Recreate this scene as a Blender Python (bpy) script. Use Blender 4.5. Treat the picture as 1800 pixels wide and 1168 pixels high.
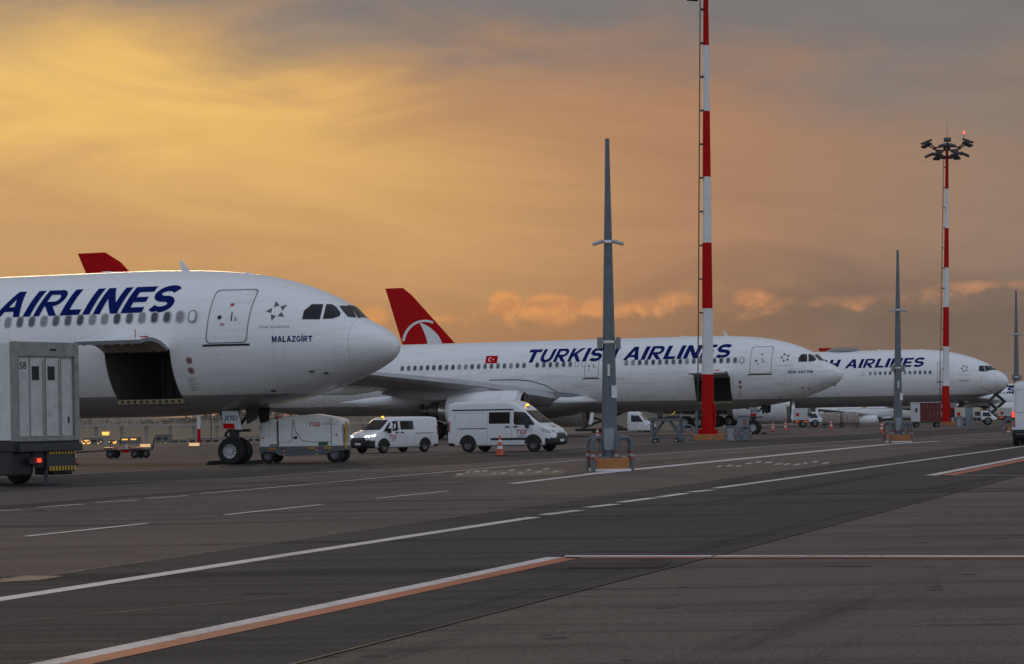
import bpy, bmesh, math, random
import numpy as np
from mathutils import Vector, Matrix
from mathutils.bvhtree import BVHTree
from mathutils.geometry import tessellate_polygon
random.seed(7)
for o in list(bpy.data.objects): bpy.data.objects.remove(o)
sc = bpy.context.scene
col = sc.collection
# ---------------------------------------------------------------- camera
F, CH, Y0, ROLL = 3200.0, 1.65, 732.0, 0.0165      # focal length in photo pixels, eye height, horizon row, tilt
cam_d = bpy.data.cameras.new('camera'); cam = bpy.data.objects.new('camera', cam_d); col.objects.link(cam)
cam_d.sensor_width = 36; cam_d.lens = F/1800*36; cam_d.clip_end = 20000; cam_d.clip_start = .5
cam_d.shift_y = (Y0-584)/1800
cam.matrix_world = Matrix.Translation((0,0,CH)) @ Matrix.Rotation(math.pi/2,4,'X') @ Matrix.Rotation(-ROLL,4,'Z')
sc.camera = cam
def ray(x, y):
    a, b = x-900, -(y-Y0); c, s = math.cos(ROLL), -math.sin(ROLL)
    return Vector((a*c-b*s, F, a*s+b*c))
def G(x, y, z=0.0):
    r = ray(x,y); k = (z-CH)/r.z; return Vector((r.x*k, r.y*k, z))
def AT(x, y, Y):
    r = ray(x,y)*(Y/F); return Vector((r.x, r.y, r.z+CH))
# ---------------------------------------------------------------- view
sc.render.engine = 'CYCLES'
sc.view_settings.view_transform = 'Standard'; sc.view_settings.look = 'None'
sc.view_settings.exposure = 0.0; sc.view_settings.gamma = 1.0
# ---------------------------------------------------------------- world: dusk sky
W = bpy.data.worlds.new('World'); sc.world = W; W.use_nodes = True
class N:
    def __init__(s, nt): s.nt = nt
    def n(s, t, **k):
        o = s.nt.nodes.new(t)
        for a, v in k.items(): setattr(o, a, v)
        return o
    def put(s, sock, v):
        if hasattr(v, 'is_output') or isinstance(v, bpy.types.NodeSocket): s.nt.links.new(v, sock)
        else: sock.default_value = v
    def m(s, op, a, b=0.0, c=0.0, clamp=False):
        o = s.n('ShaderNodeMath', operation=op, use_clamp=clamp)
        s.put(o.inputs[0], a); s.put(o.inputs[1], b); s.put(o.inputs[2], c); return o.outputs[0]
    def mix(s, f, a, b, blend='MIX'):
        o = s.n('ShaderNodeMix', data_type='RGBA', blend_type=blend)
        s.put(o.inputs[0], f); s.put(o.inputs[6], a); s.put(o.inputs[7], b); return o.outputs[2]
    def ramp(s, f, pts, interp='LINEAR'):
        o = s.n('ShaderNodeValToRGB'); cr = o.color_ramp; cr.interpolation = interp
        while len(cr.elements) < len(pts): cr.elements.new(0.5)
        for e, (p, c) in zip(cr.elements, pts): e.position = p; e.color = (*c, 1) if len(c) == 3 else c
        s.put(o.inputs[0], f); return o.outputs[0]
    def mr(s, v, a, b, c=0.0, d=1.0, smooth=True):
        o = s.n('ShaderNodeMapRange'); o.interpolation_type = 'SMOOTHSTEP' if smooth else 'LINEAR'; o.clamp = True
        for i, q in enumerate((v, a, b, c, d)): s.put(o.inputs[i], q)
        return o.outputs[0]
    def noise(s, vec, scale, detail=4, rough=.55, dist=0.0):
        o = s.n('ShaderNodeTexNoise'); s.put(o.inputs['Vector'], vec); o.inputs['Scale'].default_value = scale
        o.inputs['Detail'].default_value = detail; o.inputs['Roughness'].default_value = rough; o.inputs['Distortion'].default_value = dist
        return o.outputs['Fac']
    def xyz(s, v):
        o = s.n('ShaderNodeSeparateXYZ'); s.put(o.inputs[0], v); return o.outputs
    def comb(s, x, y, z):
        o = s.n('ShaderNodeCombineXYZ'); s.put(o.inputs[0], x); s.put(o.inputs[1], y); s.put(o.inputs[2], z); return o.outputs[0]
def srgb(r, g, b):
    f = lambda c: c/255/12.92 if c <= 10 else ((c/255+.055)/1.055)**2.4
    return (f(r), f(g), f(b))
def world():
    W.node_tree.nodes.clear(); q = N(W.node_tree)
    d = q.n('ShaderNodeTexCoord').outputs['Generated']
    x, y, z = q.xyz(d)
    az = q.m('ARCTAN2', x, y); el = q.m('ARCSINE', z)
    def bump(a0, e0, ra, re, warp=None):
        u = q.m('DIVIDE', q.m('SUBTRACT', az if warp is None else warp[0], a0), ra)
        v = q.m('DIVIDE', q.m('SUBTRACT', el if warp is None else warp[1], e0), re)
        return q.m('POWER', 2.718, q.m('MULTIPLY', q.m('ADD', q.m('MULTIPLY', u, u), q.m('MULTIPLY', v, v)), -1.0))
    # colours by azimuth away from the glow in the west
    front = q.ramp(q.mr(az, -.34, .36, smooth=False), [(0, srgb(205,161,109)), (.35, srgb(194,147,103)), (.62, srgb(174,130,99)), (.85, srgb(152,126,107)), (1, srgb(134,117,106))])
    # towards the zenith the deck turns grey
    nz = q.noise(q.comb(q.m('MULTIPLY', az, 3.0), q.m('MULTIPLY', el, 9.0), 0.0), 2.2, 5, .55, .6)
    eln = q.m('ADD', el, q.m('MULTIPLY', q.m('SUBTRACT', nz, .5), .10))
    c = front
    # dull mauve towards the ground
    low = q.ramp(q.mr(az, -.3, .34, smooth=False), [(0, srgb(190,143,100)), (.5, srgb(156,111,83)), (.75, srgb(114,97,87)), (1, srgb(118,101,92))])
    c = q.mix(q.mr(eln, .10, .035), c, low)
    # golden break in the cloud
    nb = q.noise(q.comb(q.m('MULTIPLY', az, 1.6), q.m('MULTIPLY', el, 7.0), 3.0), 3.2, 5, .6, .8)
    w = (q.m('ADD', az, q.m('MULTIPLY', q.m('SUBTRACT', nb, .5), .25)), q.m('ADD', q.m('ADD', el, q.m('MULTIPLY', az, .22)), q.m('MULTIPLY', q.m('SUBTRACT', nb, .5), .12)))
    g1 = bump(-.23, .122, .17, .050, w)
    c = q.mix(q.m('MULTIPLY', g1, .95), c, (*srgb(244,196,112), 1))
    g2 = bump(-.10, .075, .22, .045, w)
    c = q.mix(q.m('MULTIPLY', g2, .3), c, (*srgb(214,166,106), 1))
    # grey deck overhead, its ragged edge slanting across
    c = q.mix(q.mr(q.m('ADD', eln, q.m('MULTIPLY', az, .09)), .158, .235), c, (*srgb(123,119,118), 1))
    # soft streaks
    st = q.noise(q.comb(q.m('MULTIPLY', az, 2.0), q.m('MULTIPLY', q.m('ADD', el, q.m('MULTIPLY', az, .12)), 16.0), 1.0), 3.0, 6, .6, .5)
    c = q.mix(1.0, c, q.ramp(st, [(.25, (.92,.925,.93)), (.75, (1.07,1.06,1.045))]), 'MULTIPLY')
    # small cumulus tops low on the horizon
    cv = q.comb(q.m('MULTIPLY', az, 1.0), q.m('MULTIPLY', el, 1.5), 0.3)
    cn = q.noise(cv, 34, 6, .62, .3)
    dz = q.m('MULTIPLY', q.m('SUBTRACT', cn, .5), .018)
    wc = (q.m('ADD', az, dz), q.m('ADD', el, dz))
    tot = None
    for (px, py, rx, ry, s) in ((892,534,22,17,1.5), (972,543,40,19,1.5), (655,562,30,20,.8), (780,568,60,18,.55), (1050,540,34,18,.65), (1130,548,60,18,.75), (1190,535,40,20,.7),
                                (1322,524,36,13,.85), (1420,540,70,14,.45), (1560,530,80,14,.4), (1690,514,60,12,.7), (1780,512,40,12,.6), (560,570,60,20,.5), (1000,548,330,20,.42), (1500,532,330,15,.38)):
        hy = Y0-ROLL*(px-900)
        b = q.m('MULTIPLY', bump((px-900)/F, (hy-py)/F, rx*1.25/F, ry*1.25/F, wc), s)
        tot = b if tot is None else q.m('MAXIMUM', tot, b)
    body = q.mr(q.m('ADD', tot, q.m('MULTIPLY', q.m('SUBTRACT', cn, .5), 1.0)), .20, .72)
    ccol = q.ramp(q.mr(az, -.1, .3, smooth=False), [(0, srgb(234,162,88)), (.4, srgb(222,152,96)), (1, srgb(186,136,104))])
    # the lit face looks to the upper left, the base stays dull
    shade = q.noise(q.comb(q.m('ADD', az, .006), q.m('SUBTRACT', q.m('MULTIPLY', el, 1.5), .006), .3), 34, 6, .62, .3)
    ccol = q.mix(q.mr(q.m('SUBTRACT', cn, shade), -.12, .12), q.mix(.45, ccol, low), ccol)
    c = q.mix(q.m('MULTIPLY', body, .9), c, ccol)
    # away from the glow the evening sky is open and blue grey
    gd = Vector((math.sin(-.2)*math.cos(.12), math.cos(-.2)*math.cos(.12), math.sin(.12)))
    dp = q.n('ShaderNodeVectorMath', operation='DOT_PRODUCT'); q.put(dp.inputs[0], d); dp.inputs[1].default_value = gd
    sky = q.n('ShaderNodeTexSky'); sky.sky_type = 'NISHITA'; sky.sun_disc = False
    sky.sun_elevation = math.radians(7); sky.sun_rotation = math.radians(-13)
    open_ = q.mix(.06, (.42,.455,.555,1), sky.outputs[0])
    c = q.mix(q.mr(dp.outputs['Value'], .80, .35), c, open_)
    c = q.mix(q.mr(z, -.01, -.06), c, (.07,.062,.058,1))
    bg = q.n('ShaderNodeBackground'); q.put(bg.inputs[0], c); bg.inputs[1].default_value = 1.0
    out = q.n('ShaderNodeOutputWorld'); W.node_tree.links.new(bg.outputs[0], out.inputs[0])
world()
# ---------------------------------------------------------------- sun: low and veiled, behind the aircraft on the left
sl = bpy.data.lights.new('sun', 'SUN'); sl.energy = .38; sl.angle = math.radians(12); sl.color = (1,.72,.42)
so = bpy.data.objects.new('sun', sl); col.objects.link(so)
so.rotation_euler = (Vector((math.sin(-.23)*math.cos(.16), math.cos(-.23)*math.cos(.16), math.sin(.16)))).to_track_quat('Z','Y').to_euler()
# ---------------------------------------------------------------- materials
MATS = {}
def mat(name, c, rough=.5, metal=0.0, var=.12, scale=3.0, emit=0.0, bump=0.0, coat=0.0, dirt=None, spec=.5):
    if name in MATS: return MATS[name]
    m = bpy.data.materials.new(name); m.use_nodes = True; q = N(m.node_tree); p = m.node_tree.nodes['Principled BSDF']
    tc = q.n('ShaderNodeTexCoord').outputs['Object']
    nn = q.noise(tc, scale, 6, .6)
    cc = q.mix(1.0, (*c,1), q.ramp(nn, [(.3,(1-var,)*3), (.7,(1+var*.5,)*3)]), 'MULTIPLY')
    if dirt:
        n2 = q.noise(tc, dirt[1], 8, .68); cc = q.mix(q.mr(n2, .5, .72, 0, dirt[0]), cc, (*dirt[2],1))
    q.put(p.inputs['Base Color'], cc); p.inputs['Metallic'].default_value = metal
    q.put(p.inputs['Roughness'], q.mr(nn, .3, .7, max(rough-.06,0), min(rough+.08,1)))
    p.inputs['Coat Weight'].default_value = coat; p.inputs['Specular IOR Level'].default_value = spec
    if emit: q.put(p.inputs['Emission Color'], (*c,1)); p.inputs['Emission Strength'].default_value = emit
    if bump:
        b = q.n('ShaderNodeBump'); b.inputs['Strength'].default_value = bump; b.inputs['Distance'].default_value = .02
        q.put(b.inputs['Height'], nn); q.put(p.inputs['Normal'], b.outputs[0])
    MATS[name] = m; return m
def fuselage_mat(name, zgrey, dirt, seed):
    m = bpy.data.materials.new(name); m.use_nodes = True; q = N(m.node_tree); p = m.node_tree.nodes['Principled BSDF']
    tc = q.n('ShaderNodeTexCoord').outputs['Object']; x, y, z = q.xyz(tc)
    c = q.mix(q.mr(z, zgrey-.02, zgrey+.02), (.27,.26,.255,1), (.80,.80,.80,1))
    # skin joints: rings and a few long laps
    def line(v, pitch, wd):
        f = q.m('ABSOLUTE', q.m('SUBTRACT', q.m('FRACT', q.m('DIVIDE', v, pitch)), .5)); return q.m('LESS_THAN', f, wd/pitch)
    jn = q.m('MAXIMUM', line(q.m('ADD', x, .3+seed), 2.13, .009), q.m('MAXIMUM', line(q.m('ADD', z, .12), 1.37, .007), 0.0))
    jx = q.m('MULTIPLY', jn, .28)
    c = q.mix(jx, c, (.3,.3,.31,1))
    # rivet-row ghosting and grime streaks running aft and down
    sv = q.comb(q.m('MULTIPLY', x, .35), y, q.m('MULTIPLY', z, 3.2))
    n1 = q.noise(sv, 1.3, 7, .62, .4)
    n2 = q.noise(q.comb(q.m('MULTIPLY', x, 2.2), y, q.m('MULTIPLY', z, .35)), 1.1, 7, .65, .2)
    g = q.m('MULTIPLY', q.mr(n1, .45, .78), dirt); g2 = q.m('MULTIPLY', q.mr(n2, .5, .8), dirt*.9)
    low = q.mr(z, zgrey+4.4, zgrey, .35, 1.0)
    c = q.mix(q.m('MULTIPLY', q.m('MAXIMUM', g, g2), low), c, (.33,.31,.29,1))
    q.put(p.inputs['Base Color'], c); q.put(p.inputs['Roughness'], q.mr(n1, .3, .7, .26, .42))
    p.inputs['Coat Weight'].default_value = .25; p.inputs['Coat Roughness'].default_value = .12
    b = q.n('ShaderNodeBump'); b.inputs['Strength'].default_value = .12; b.inputs['Distance'].default_value = .03
    q.put(b.inputs['Height'], q.m('ADD', q.noise(q.comb(x, q.m('MULTIPLY', y, .6), z), 1.5, 3, .5), q.m('MULTIPLY', jn, -.6))); q.put(p.inputs['Normal'], b.outputs[0])
    return m
white = mat('white_paint', (.78,.78,.78), .35, var=.06, coat=.2, dirt=(.35,1.3,(.45,.43,.4)))
wgrey = mat('wing_grey', (.36,.36,.37), .42, var=.12, scale=1.2, dirt=(.4,.9,(.2,.18,.16)))
red = mat('tail_red', (.48,.001,.004), .7, var=.06, spec=.04)
navy = mat('title_blue', (.002,.011,.115), .7, var=.05, spec=.04)
black = mat('black_rubber', (.010,.010,.011), .8, var=.3, scale=6)
dark = mat('dark_recess', (.022,.021,.02), .8, var=.2)
glass = mat('dark_glass', (.005,.006,.008), .06, var=.1, spec=.35)
pane = mat('cabin_pane', (.10,.105,.115), .18, var=.2)
pane_b = mat('cabin_pane_dark', (.05,.052,.058), .15, var=.2); pane_c = mat('cabin_pane_shade', (.26,.26,.265), .3, var=.2)
rim = mat('window_rim', (.42,.42,.43), .4, metal=.3, var=.1)
outl = mat('seam_grey', (.22,.22,.23), .5, var=.1)
alu = mat('bare_aluminium', (.55,.55,.56), .28, metal=.9, var=.12)
steel = mat('galvanised_steel', (.135,.155,.18), .55, metal=.25, var=.28, scale=5, dirt=(.4,2.5,(.13,.14,.16)))
dsteel = mat('dark_steel', (.05,.051,.055), .55, metal=.4, var=.25, scale=5)
hot = mat('exhaust_metal', (.14,.12,.105), .38, metal=.85, var=.3, scale=2)
yellow = mat('safety_yellow', (.60,.36,.03), .5, var=.2, dirt=(.5,4,(.12,.09,.05)))
orange = mat('cone_orange', (.62,.075,.025), .5, var=.15)
plastic = mat('bumper_plastic', (.013,.013,.015), .55, var=.15)
vwhite = mat('van_white', (.74,.76,.78), .3, var=.05, coat=.5, dirt=(.22,1.6,(.42,.4,.38)))
amber = mat('amber_beacon', (1.0,.42,.03), .3, emit=2.4)
redlamp = mat('lit_tail_lamp', (1.0,.06,.02), .3, emit=1.6)
reddark = mat('tail_lamp_red', (.32,.012,.012), .25)
headlamp = mat('lit_headlamp', (.9,.95,1.0), .2, emit=2.2)
lens = mat('lamp_lens', (.42,.40,.36), .12, metal=.3)
wpaint = mat('white_band', (.72,.72,.72), .5, var=.1, dirt=(.3,2,(.45,.42,.38)))
rpaint = mat('red_band', (.48,.006,.006), .7, spec=.05, var=.12, dirt=(.25,2,(.3,.03,.02)))
concrete_or = mat('orange_concrete', (.42,.17,.055), .8, var=.25, scale=4, bump=.3, dirt=(.6,3,(.2,.14,.1)))
# ---------------------------------------------------------------- mesh helpers
class MB:
    def __init__(s): s.v = []; s.f = []; s.mi = []; s.cur = 0
    def add(s, vs, fs):
        b = len(s.v); s.v += [tuple(p) for p in vs]; s.f += [tuple(b+i for i in f) for f in fs]; s.mi += [s.cur]*len(fs); return s
    def box(s, c, d, rot=None, taper=1.0):
        hx, hy, hz = d[0]/2, d[1]/2, d[2]/2
        P = [Vector((x*(taper if z>0 else 1), y*(taper if z>0 else 1), z)) for z in (-hz,hz) for x,y in ((-hx,-hy),(hx,-hy),(hx,hy),(-hx,hy))]
        if rot is not None: P = [rot @ p for p in P]
        c = Vector(c)
        return s.add([p+c for p in P], [(3,2,1,0),(4,5,6,7),(0,1,5,4),(1,2,6,5),(2,3,7,6),(3,0,4,7)])
    def bb(s, x0, x1, y0, y1, z0, z1): return s.box(((x0+x1)/2,(y0+y1)/2,(z0+z1)/2), (abs(x1-x0),abs(y1-y0),abs(z1-z0)))
    def cyl(s, a, b, r0, r1=None, n=12, caps=True):
        a, b = Vector(a), Vector(b); r1 = r0 if r1 is None else r1
        q = (b-a).to_track_quat('Z','Y'); vs = []
        for p, r in ((a,r0),(b,r1)):
            for i in range(n):
                t = 2*math.pi*i/n; vs.append(p + q @ Vector((r*math.cos(t), r*math.sin(t), 0)))
        fs = [(i,(i+1)%n,n+(i+1)%n,n+i) for i in range(n)]
        if caps: fs += [tuple(range(n-1,-1,-1)), tuple(range(n,2*n))]
        return s.add(vs, fs)
    def tube(s, pts, r, n=8):
        for a, b in zip(pts, pts[1:]): s.cyl(a, b, r, r, n)
        return s
    def rings(s, rings, cap0=True, cap1=True):
        n = len(rings[0]); vs = [p for R in rings for p in R]; fs = []
        for k in range(len(rings)-1):
            for i in range(n): fs.append((k*n+i, k*n+(i+1)%n, (k+1)*n+(i+1)%n, (k+1)*n+i))
        if cap0: fs.append(tuple(range(n-1,-1,-1)))
        if cap1: fs.append(tuple(range((len(rings)-1)*n, len(rings)*n)))
        return s.add(vs, fs)
    def revolve(s, prof, o, axis='X', n=28, cap0=False, cap1=False):
        R = []
        for a, r in prof:
            ring = []
            for i in range(n):
                t = 2*math.pi*i/n
                v = {'X': (a, r*math.cos(t), r*math.sin(t)), 'Y': (r*math.cos(t), a, r*math.sin(t)), 'Z': (r*math.cos(t), r*math.sin(t), a)}[axis]
                ring.append(Vector(o)+Vector(v))
            R.append(ring)
        return s.rings(R, cap0, cap1)
    def prism(s, poly, y0, y1):          # polygon in x,z drawn out along y
        n = len(poly); vs = [(x,y0,z) for x,z in poly]+[(x,y1,z) for x,z in poly]
        return s.add(vs, [tuple(range(n)), tuple(range(2*n-1,n-1,-1))]+[((i+1)%n,i,n+i,n+(i+1)%n) for i in range(n)])
    def build(s, name, mats, parent=None, smooth=False, bevel=0, auto=None):
        me = bpy.data.meshes.new(name); me.from_pydata(s.v, [], s.f)
        for m in (mats if isinstance(mats,(list,tuple)) else [mats]): me.materials.append(m)
        me.polygons.foreach_set('material_index', s.mi)
        bm = bmesh.new(); bm.from_mesh(me); bmesh.ops.recalc_face_normals(bm, faces=bm.faces); bm.to_mesh(me); bm.free()
        o = bpy.data.objects.new(name, me); col.objects.link(o)
        if parent is not None: o.parent = parent
        if smooth:
            for p in me.polygons: p.use_smooth = True
            if auto:
                for e in me.edges: pass
                bm = bmesh.new(); bm.from_mesh(me); ca = math.radians(auto)
                for e in bm.edges:
                    if len(e.link_faces) == 2 and e.calc_face_angle(0) > ca: e.smooth = False
                bm.to_mesh(me); bm.free()
        if bevel:
            md = o.modifiers.new('bevel','BEVEL'); md.width = bevel; md.segments = 2; md.limit_method = 'ANGLE'; md.angle_limit = math.radians(35)
        return o
def thing(name, label, cat, loc=(0,0,0), rz=0.0, group=None, scale=1.0):
    o = bpy.data.objects.new(name, None); col.objects.link(o); o.empty_display_size = .3
    o.location = loc; o.rotation_euler = (0,0,rz); o.scale = (scale,)*3
    tag(o, label, cat, group); return o
def tag(o, label=None, cat=None, group=None, kind=None):
    if label: o['label'] = label
    if cat: o['category'] = cat
    if group: o['group'] = group
    if kind: o['kind'] = kind
    return o
def copy_tree(o, parent=None):
    c = o.copy(); col.objects.link(c); c.parent = parent
    for ch in list(o.children): copy_tree(ch, c)
    return c
def pchip(xs, ys):
    xs, ys = np.array(xs,float), np.array(ys,float); h = np.diff(xs); d = np.diff(ys)/h; m = np.zeros_like(ys)
    for i in range(1,len(xs)-1):
        if d[i-1]*d[i] > 0: w1, w2 = 2*h[i]+h[i-1], h[i]+2*h[i-1]; m[i] = (w1+w2)/(w1/d[i-1]+w2/d[i])
    m[0] = d[0]; m[-1] = d[-1]
    def f(x):
        x = min(max(x,xs[0]),xs[-1]); i = min(max(int(np.searchsorted(xs,x)-1),0),len(h)-1); t = (x-xs[i])/h[i]
        return float((1+2*t)*(1-t)**2*ys[i]+t*(1-t)**2*h[i]*m[i]+t*t*(3-2*t)*ys[i+1]+t*t*(t-1)*h[i]*m[i+1])
    return f
# flat artwork cut into small pieces so that it can be laid on a curved skin
def art(loops, step=.3):
    bm = bmesh.new()
    for L in loops: bm.faces.new([bm.verts.new((a,b,0)) for a,b in L])
    return cut(bm, step)
def cut(bm, step):
    if step:
        us = [v.co.x for v in bm.verts]; vs = [v.co.y for v in bm.verts]
        for lo, hi, n in ((min(us),max(us),(1,0,0)), (min(vs),max(vs),(0,1,0))):
            k = math.ceil(lo/step)*step
            while k < hi:
                bmesh.ops.bisect_plane(bm, geom=bm.verts[:]+bm.edges[:]+bm.faces[:], plane_co=Vector(n)*k, plane_no=n); k += step
    bmesh.ops.triangulate(bm, faces=bm.faces[:])
    bm.verts.index_update(); r = ([(v.co.x,v.co.y) for v in bm.verts], [tuple(v.index for v in f.verts) for f in bm.faces]); bm.free(); return r
def strip(outer, inner):
    n = len(outer); return [[outer[i],outer[(i+1)%n],inner[(i+1)%n],inner[i]] for i in range(n)]
def rrect(cx, cy, w, h, r, n=4, slant=0.0):
    P = []
    for sx, sy, a0 in ((1,1,0),(-1,1,90),(-1,-1,180),(1,-1,270)):
        for k in range(n+1):
            a = math.radians(a0+90*k/n); P.append((cx+sx*(w/2-r)+r*math.cos(a), cy+sy*(h/2-r)+r*math.sin(a)))
    return [(x+(y-cy)*slant, y) for x,y in P]
def lay(mb, a, f, off):
    vs = []
    for u, v in a[0]:
        p, n = f(u, v); vs.append(p+n*off)
    mb.add(vs, a[1])
def text_art(s, size, step=.3, bold=.02, shear=0.0, sx=1.0, align='LEFT', space=1.0):
    cu = bpy.data.curves.new('lettering','FONT'); cu.body = s; cu.size = 1; cu.offset = bold; cu.shear = shear; cu.align_x = align; cu.space_character = space; cu.resolution_u = 3
    o = bpy.data.objects.new('lettering', cu); col.objects.link(o)
    dg = bpy.context.evaluated_depsgraph_get(); me = bpy.data.meshes.new_from_object(o.evaluated_get(dg))
    bm = bmesh.new(); bm.from_mesh(me); bpy.data.objects.remove(o); bpy.data.curves.remove(cu); bpy.data.meshes.remove(me)
    bmesh.ops.remove_doubles(bm, verts=bm.verts[:], dist=1e-5)
    for v in bm.verts: v.co = Vector((v.co.x*size*sx, v.co.y*size, 0))
    return cut(bm, step)
def move(a, du, dv, rot=0.0):
    c, s = math.cos(rot), math.sin(rot); return ([(u*c-v*s+du, u*s+v*c+dv) for u,v in a[0]], a[1])
# ================================================================ ground
EDGE = [(-400,60), (-150,118), (-30,139), (5,161), (48,240), (70,292), (400,330)]
def edge_y(x): return float(np.interp(x, [e[0] for e in EDGE], [e[1] for e in EDGE]))
def ground_mat(name, ca, cb, cc, scale, streak=.35):
    m = bpy.data.materials.new(name); m.use_nodes = True; q = N(m.node_tree); p = m.node_tree.nodes['Principled BSDF']
    tc = q.n('ShaderNodeTexCoord').outputs['Object']; x, y, z = q.xyz(tc)
    big = q.noise(tc, .06*scale, 5, .6, .5); mid = q.noise(tc, .9*scale, 6, .65); fine = q.noise(tc, 26, 6, .8)
    c = q.mix(q.mr(big, .35, .65), (*ca,1), (*cb,1)); c = q.mix(q.mr(mid, .40, .75, 0, .4), c, (*cc,1))
    # tyre marks: long thin dark arcs that run with the traffic
    dx, dy = .42, .91
    al = q.m('ADD', q.m('MULTIPLY', x, dx), q.m('MULTIPLY', y, dy)); ac = q.m('SUBTRACT', q.m('MULTIPLY', x, dy), q.m('MULTIPLY', y, dx))
    t1 = q.noise(q.comb(q.m('MULTIPLY', al, .02), q.m('MULTIPLY', ac, .55), 0.0), 1.0, 6, .7, .4)
    t2 = q.noise(q.comb(q.m('MULTIPLY', x, .035), q.m('MULTIPLY', y, .5), 5.0), 1.2, 6, .72, .5)
    t3 = q.noise(q.comb(q.m('MULTIPLY', x, .10), q.m('MULTIPLY', y, 1.9), 8.0), 1.0, 5, .7, .4)
    c = q.mix(q.mr(t3, .47, .63, 0, streak*.62), c, (.04,.037,.035,1))
    tm = q.m('MAXIMUM', q.mr(t1, .55, .66), q.mr(t2, .545, .64))
    c = q.mix(q.m('MULTIPLY', tm, streak), c, (.035,.034,.034,1))
    st = q.noise(q.comb(x, y, 9.0), .35, 7, .7, .3); c = q.mix(q.mr(st, .62, .76, 0, .25), c, (.05,.046,.042,1))
    sp = q.noise(q.comb(x, y, 2.0), 1.7, 2, .5); c = q.mix(q.mr(sp, .70, .74, 0, .6), c, (.03,.03,.03,1))
    c = q.mix(1.0, c, q.ramp(fine, [(.28,(.42,)*3), (.72,(1.58,)*3)]), 'MULTIPLY')
    q.put(p.inputs['Base Color'], c); p.inputs['Roughness'].default_value = .92; p.inputs['Specular IOR Level'].default_value = .06
    b = q.n('ShaderNodeBump'); b.inputs['Strength'].default_value = .5; b.inputs['Distance'].default_value = .012
    q.put(b.inputs['Height'], q.m('ADD', fine, q.m('MULTIPLY', mid, .6))); q.put(p.inputs['Normal'], b.outputs[0]); return m
conc = ground_mat('apron_concrete', (.160,.124,.106), (.134,.105,.091), (.174,.138,.119), 1.0, .62)
asph = ground_mat('asphalt', (.078,.069,.065), (.091,.080,.074), (.066,.061,.059), 1.3, .85)
mb = MB(); P = [(-400,-60)]+EDGE+[(400,-60)]
mb.add([(x,y,0) for x,y in P], [tuple(range(len(P)))])
apron = tag(mb.build('apron', conc), kind='structure')
grassm = mat('dry_grass', (.045,.045,.030), .9, var=.45, scale=.15, dirt=(.7,.06,(.06,.053,.042)))
mb = MB(); xs = np.concatenate([np.linspace(-1800,-420,16), np.linspace(-400,420,42), np.linspace(480,3200,18)]); ys = np.concatenate([[-300,-60], np.linspace(0,340,35), np.geomspace(380,4200,34)])
def ground_z(x, y):
    e = y-edge_y(x)
    if e < 0: return -.05
    k = min(e/620,1); k = k*k*(3-2*k)
    h = -.05-12.5*k - min(e,40)*.03
    r = min(max((y-1650)/650,0),1); r = r*r*(3-2*r)
    return h + r*(22+4.5*math.sin(x*.0061+1)+2.2*math.sin(x*.017)+1.2*math.sin(x*.043+y*.01))
vs = [(x,y,ground_z(x,y)) for y in ys for x in xs]; nx = len(xs)
mb.add(vs, [(j*nx+i,j*nx+i+1,(j+1)*nx+i+1,(j+1)*nx+i) for j in range(len(ys)-1) for i in range(nx-1)])
tag(mb.build('terrain', grassm, smooth=True), kind='structure')
# darker asphalt lane laid into the concrete
def sheet(name, pts, z, m, parent=apron):
    mb = MB(); mb.add([(p[0],p[1],z) for p in pts], [tuple(range(len(pts)))]); return mb.build(name, m, parent)
up = [G(-60,1033.5), G(0,1025), G(450,960), G(900,896), G(1350,832), G(1800,772)]; lo = [G(1900,808), G(1800,835), G(1610,885), G(1250,980), G(900,1070), G(550,1160), G(150,1262), G(-60,1300)]
sheet('asphalt_lane', up+lo, .004, asph)
far = [G(-40,846), G(640,806), G(1240,778), G(1800,748)]; far2 = [G(1800,757), G(1240,790), G(640,826), G(-40,868)]
sheet('asphalt_lane', far+far2, .004, asph)
seam = mat('tar_seam', (.02,.02,.021), .6, var=.3)
def paint_mat(name, c, wear):
    m = bpy.data.materials.new(name); m.use_nodes = True; q = N(m.node_tree); p = m.node_tree.nodes['Principled BSDF']
    tc = q.n('ShaderNodeTexCoord').outputs['Object']; n = q.noise(tc, 9, 9, .8); n2 = q.noise(tc, .7, 5, .7)
    w = q.mr(q.m('ADD', q.m('MULTIPLY', n, .6), q.m('MULTIPLY', n2, .5)), .52, .72, 0, wear)
    q.put(p.inputs['Base Color'], q.mix(w, (*c,1), (.085,.078,.073,1))); p.inputs['Roughness'].default_value = .7; return m
lw = paint_mat('line_white', (.60,.54,.52), .75); lww = paint_mat('line_white_worn', (.40,.36,.33), .9); lor = paint_mat('line_orange', (.43,.118,.052), .75); lye = paint_mat('line_yellow', (.44,.28,.06), .6); lyw = paint_mat('paint_ochre_worn', (.115,.088,.066), 1.0)
LZ = [.008]
def line(pts, w, m, side=0.0, name='painted_line', z=None):
    if z is None: z = LZ[0]
    Q = [G(*p) for p in pts]; L = []; R = []
    for i, p in enumerate(Q):
        d = (Q[min(i+1,len(Q)-1)]-Q[max(i-1,0)]); d.z = 0; d.normalize(); n = Vector((-d.y,d.x,0))
        L.append(p+n*w*(.5+side)); R.append(p-n*w*(.5-side))
    return sheet(name, L+R[::-1], z, m)
line([(-60,1064),(0,1055),(470,982),(940,910)], .25, lw)
for a, b in (((955,906),(1018,898)), ((1033,893),(1083,887)), ((1090,884),(1150,876)), ((1158,875),(1205,868)), ((1212,866),(1252,862)), ((1258,859),(1800,785))): line([a,b], .24, lw)
line([(1800,785),(1900,771)], .24, lw)
line([(60,1179),(110,1168),(550,1075),(990,981)], .20, lw, .5); line([(60,1179),(110,1168),(550,1075),(990,981)], .22, lor, -.52)
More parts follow.
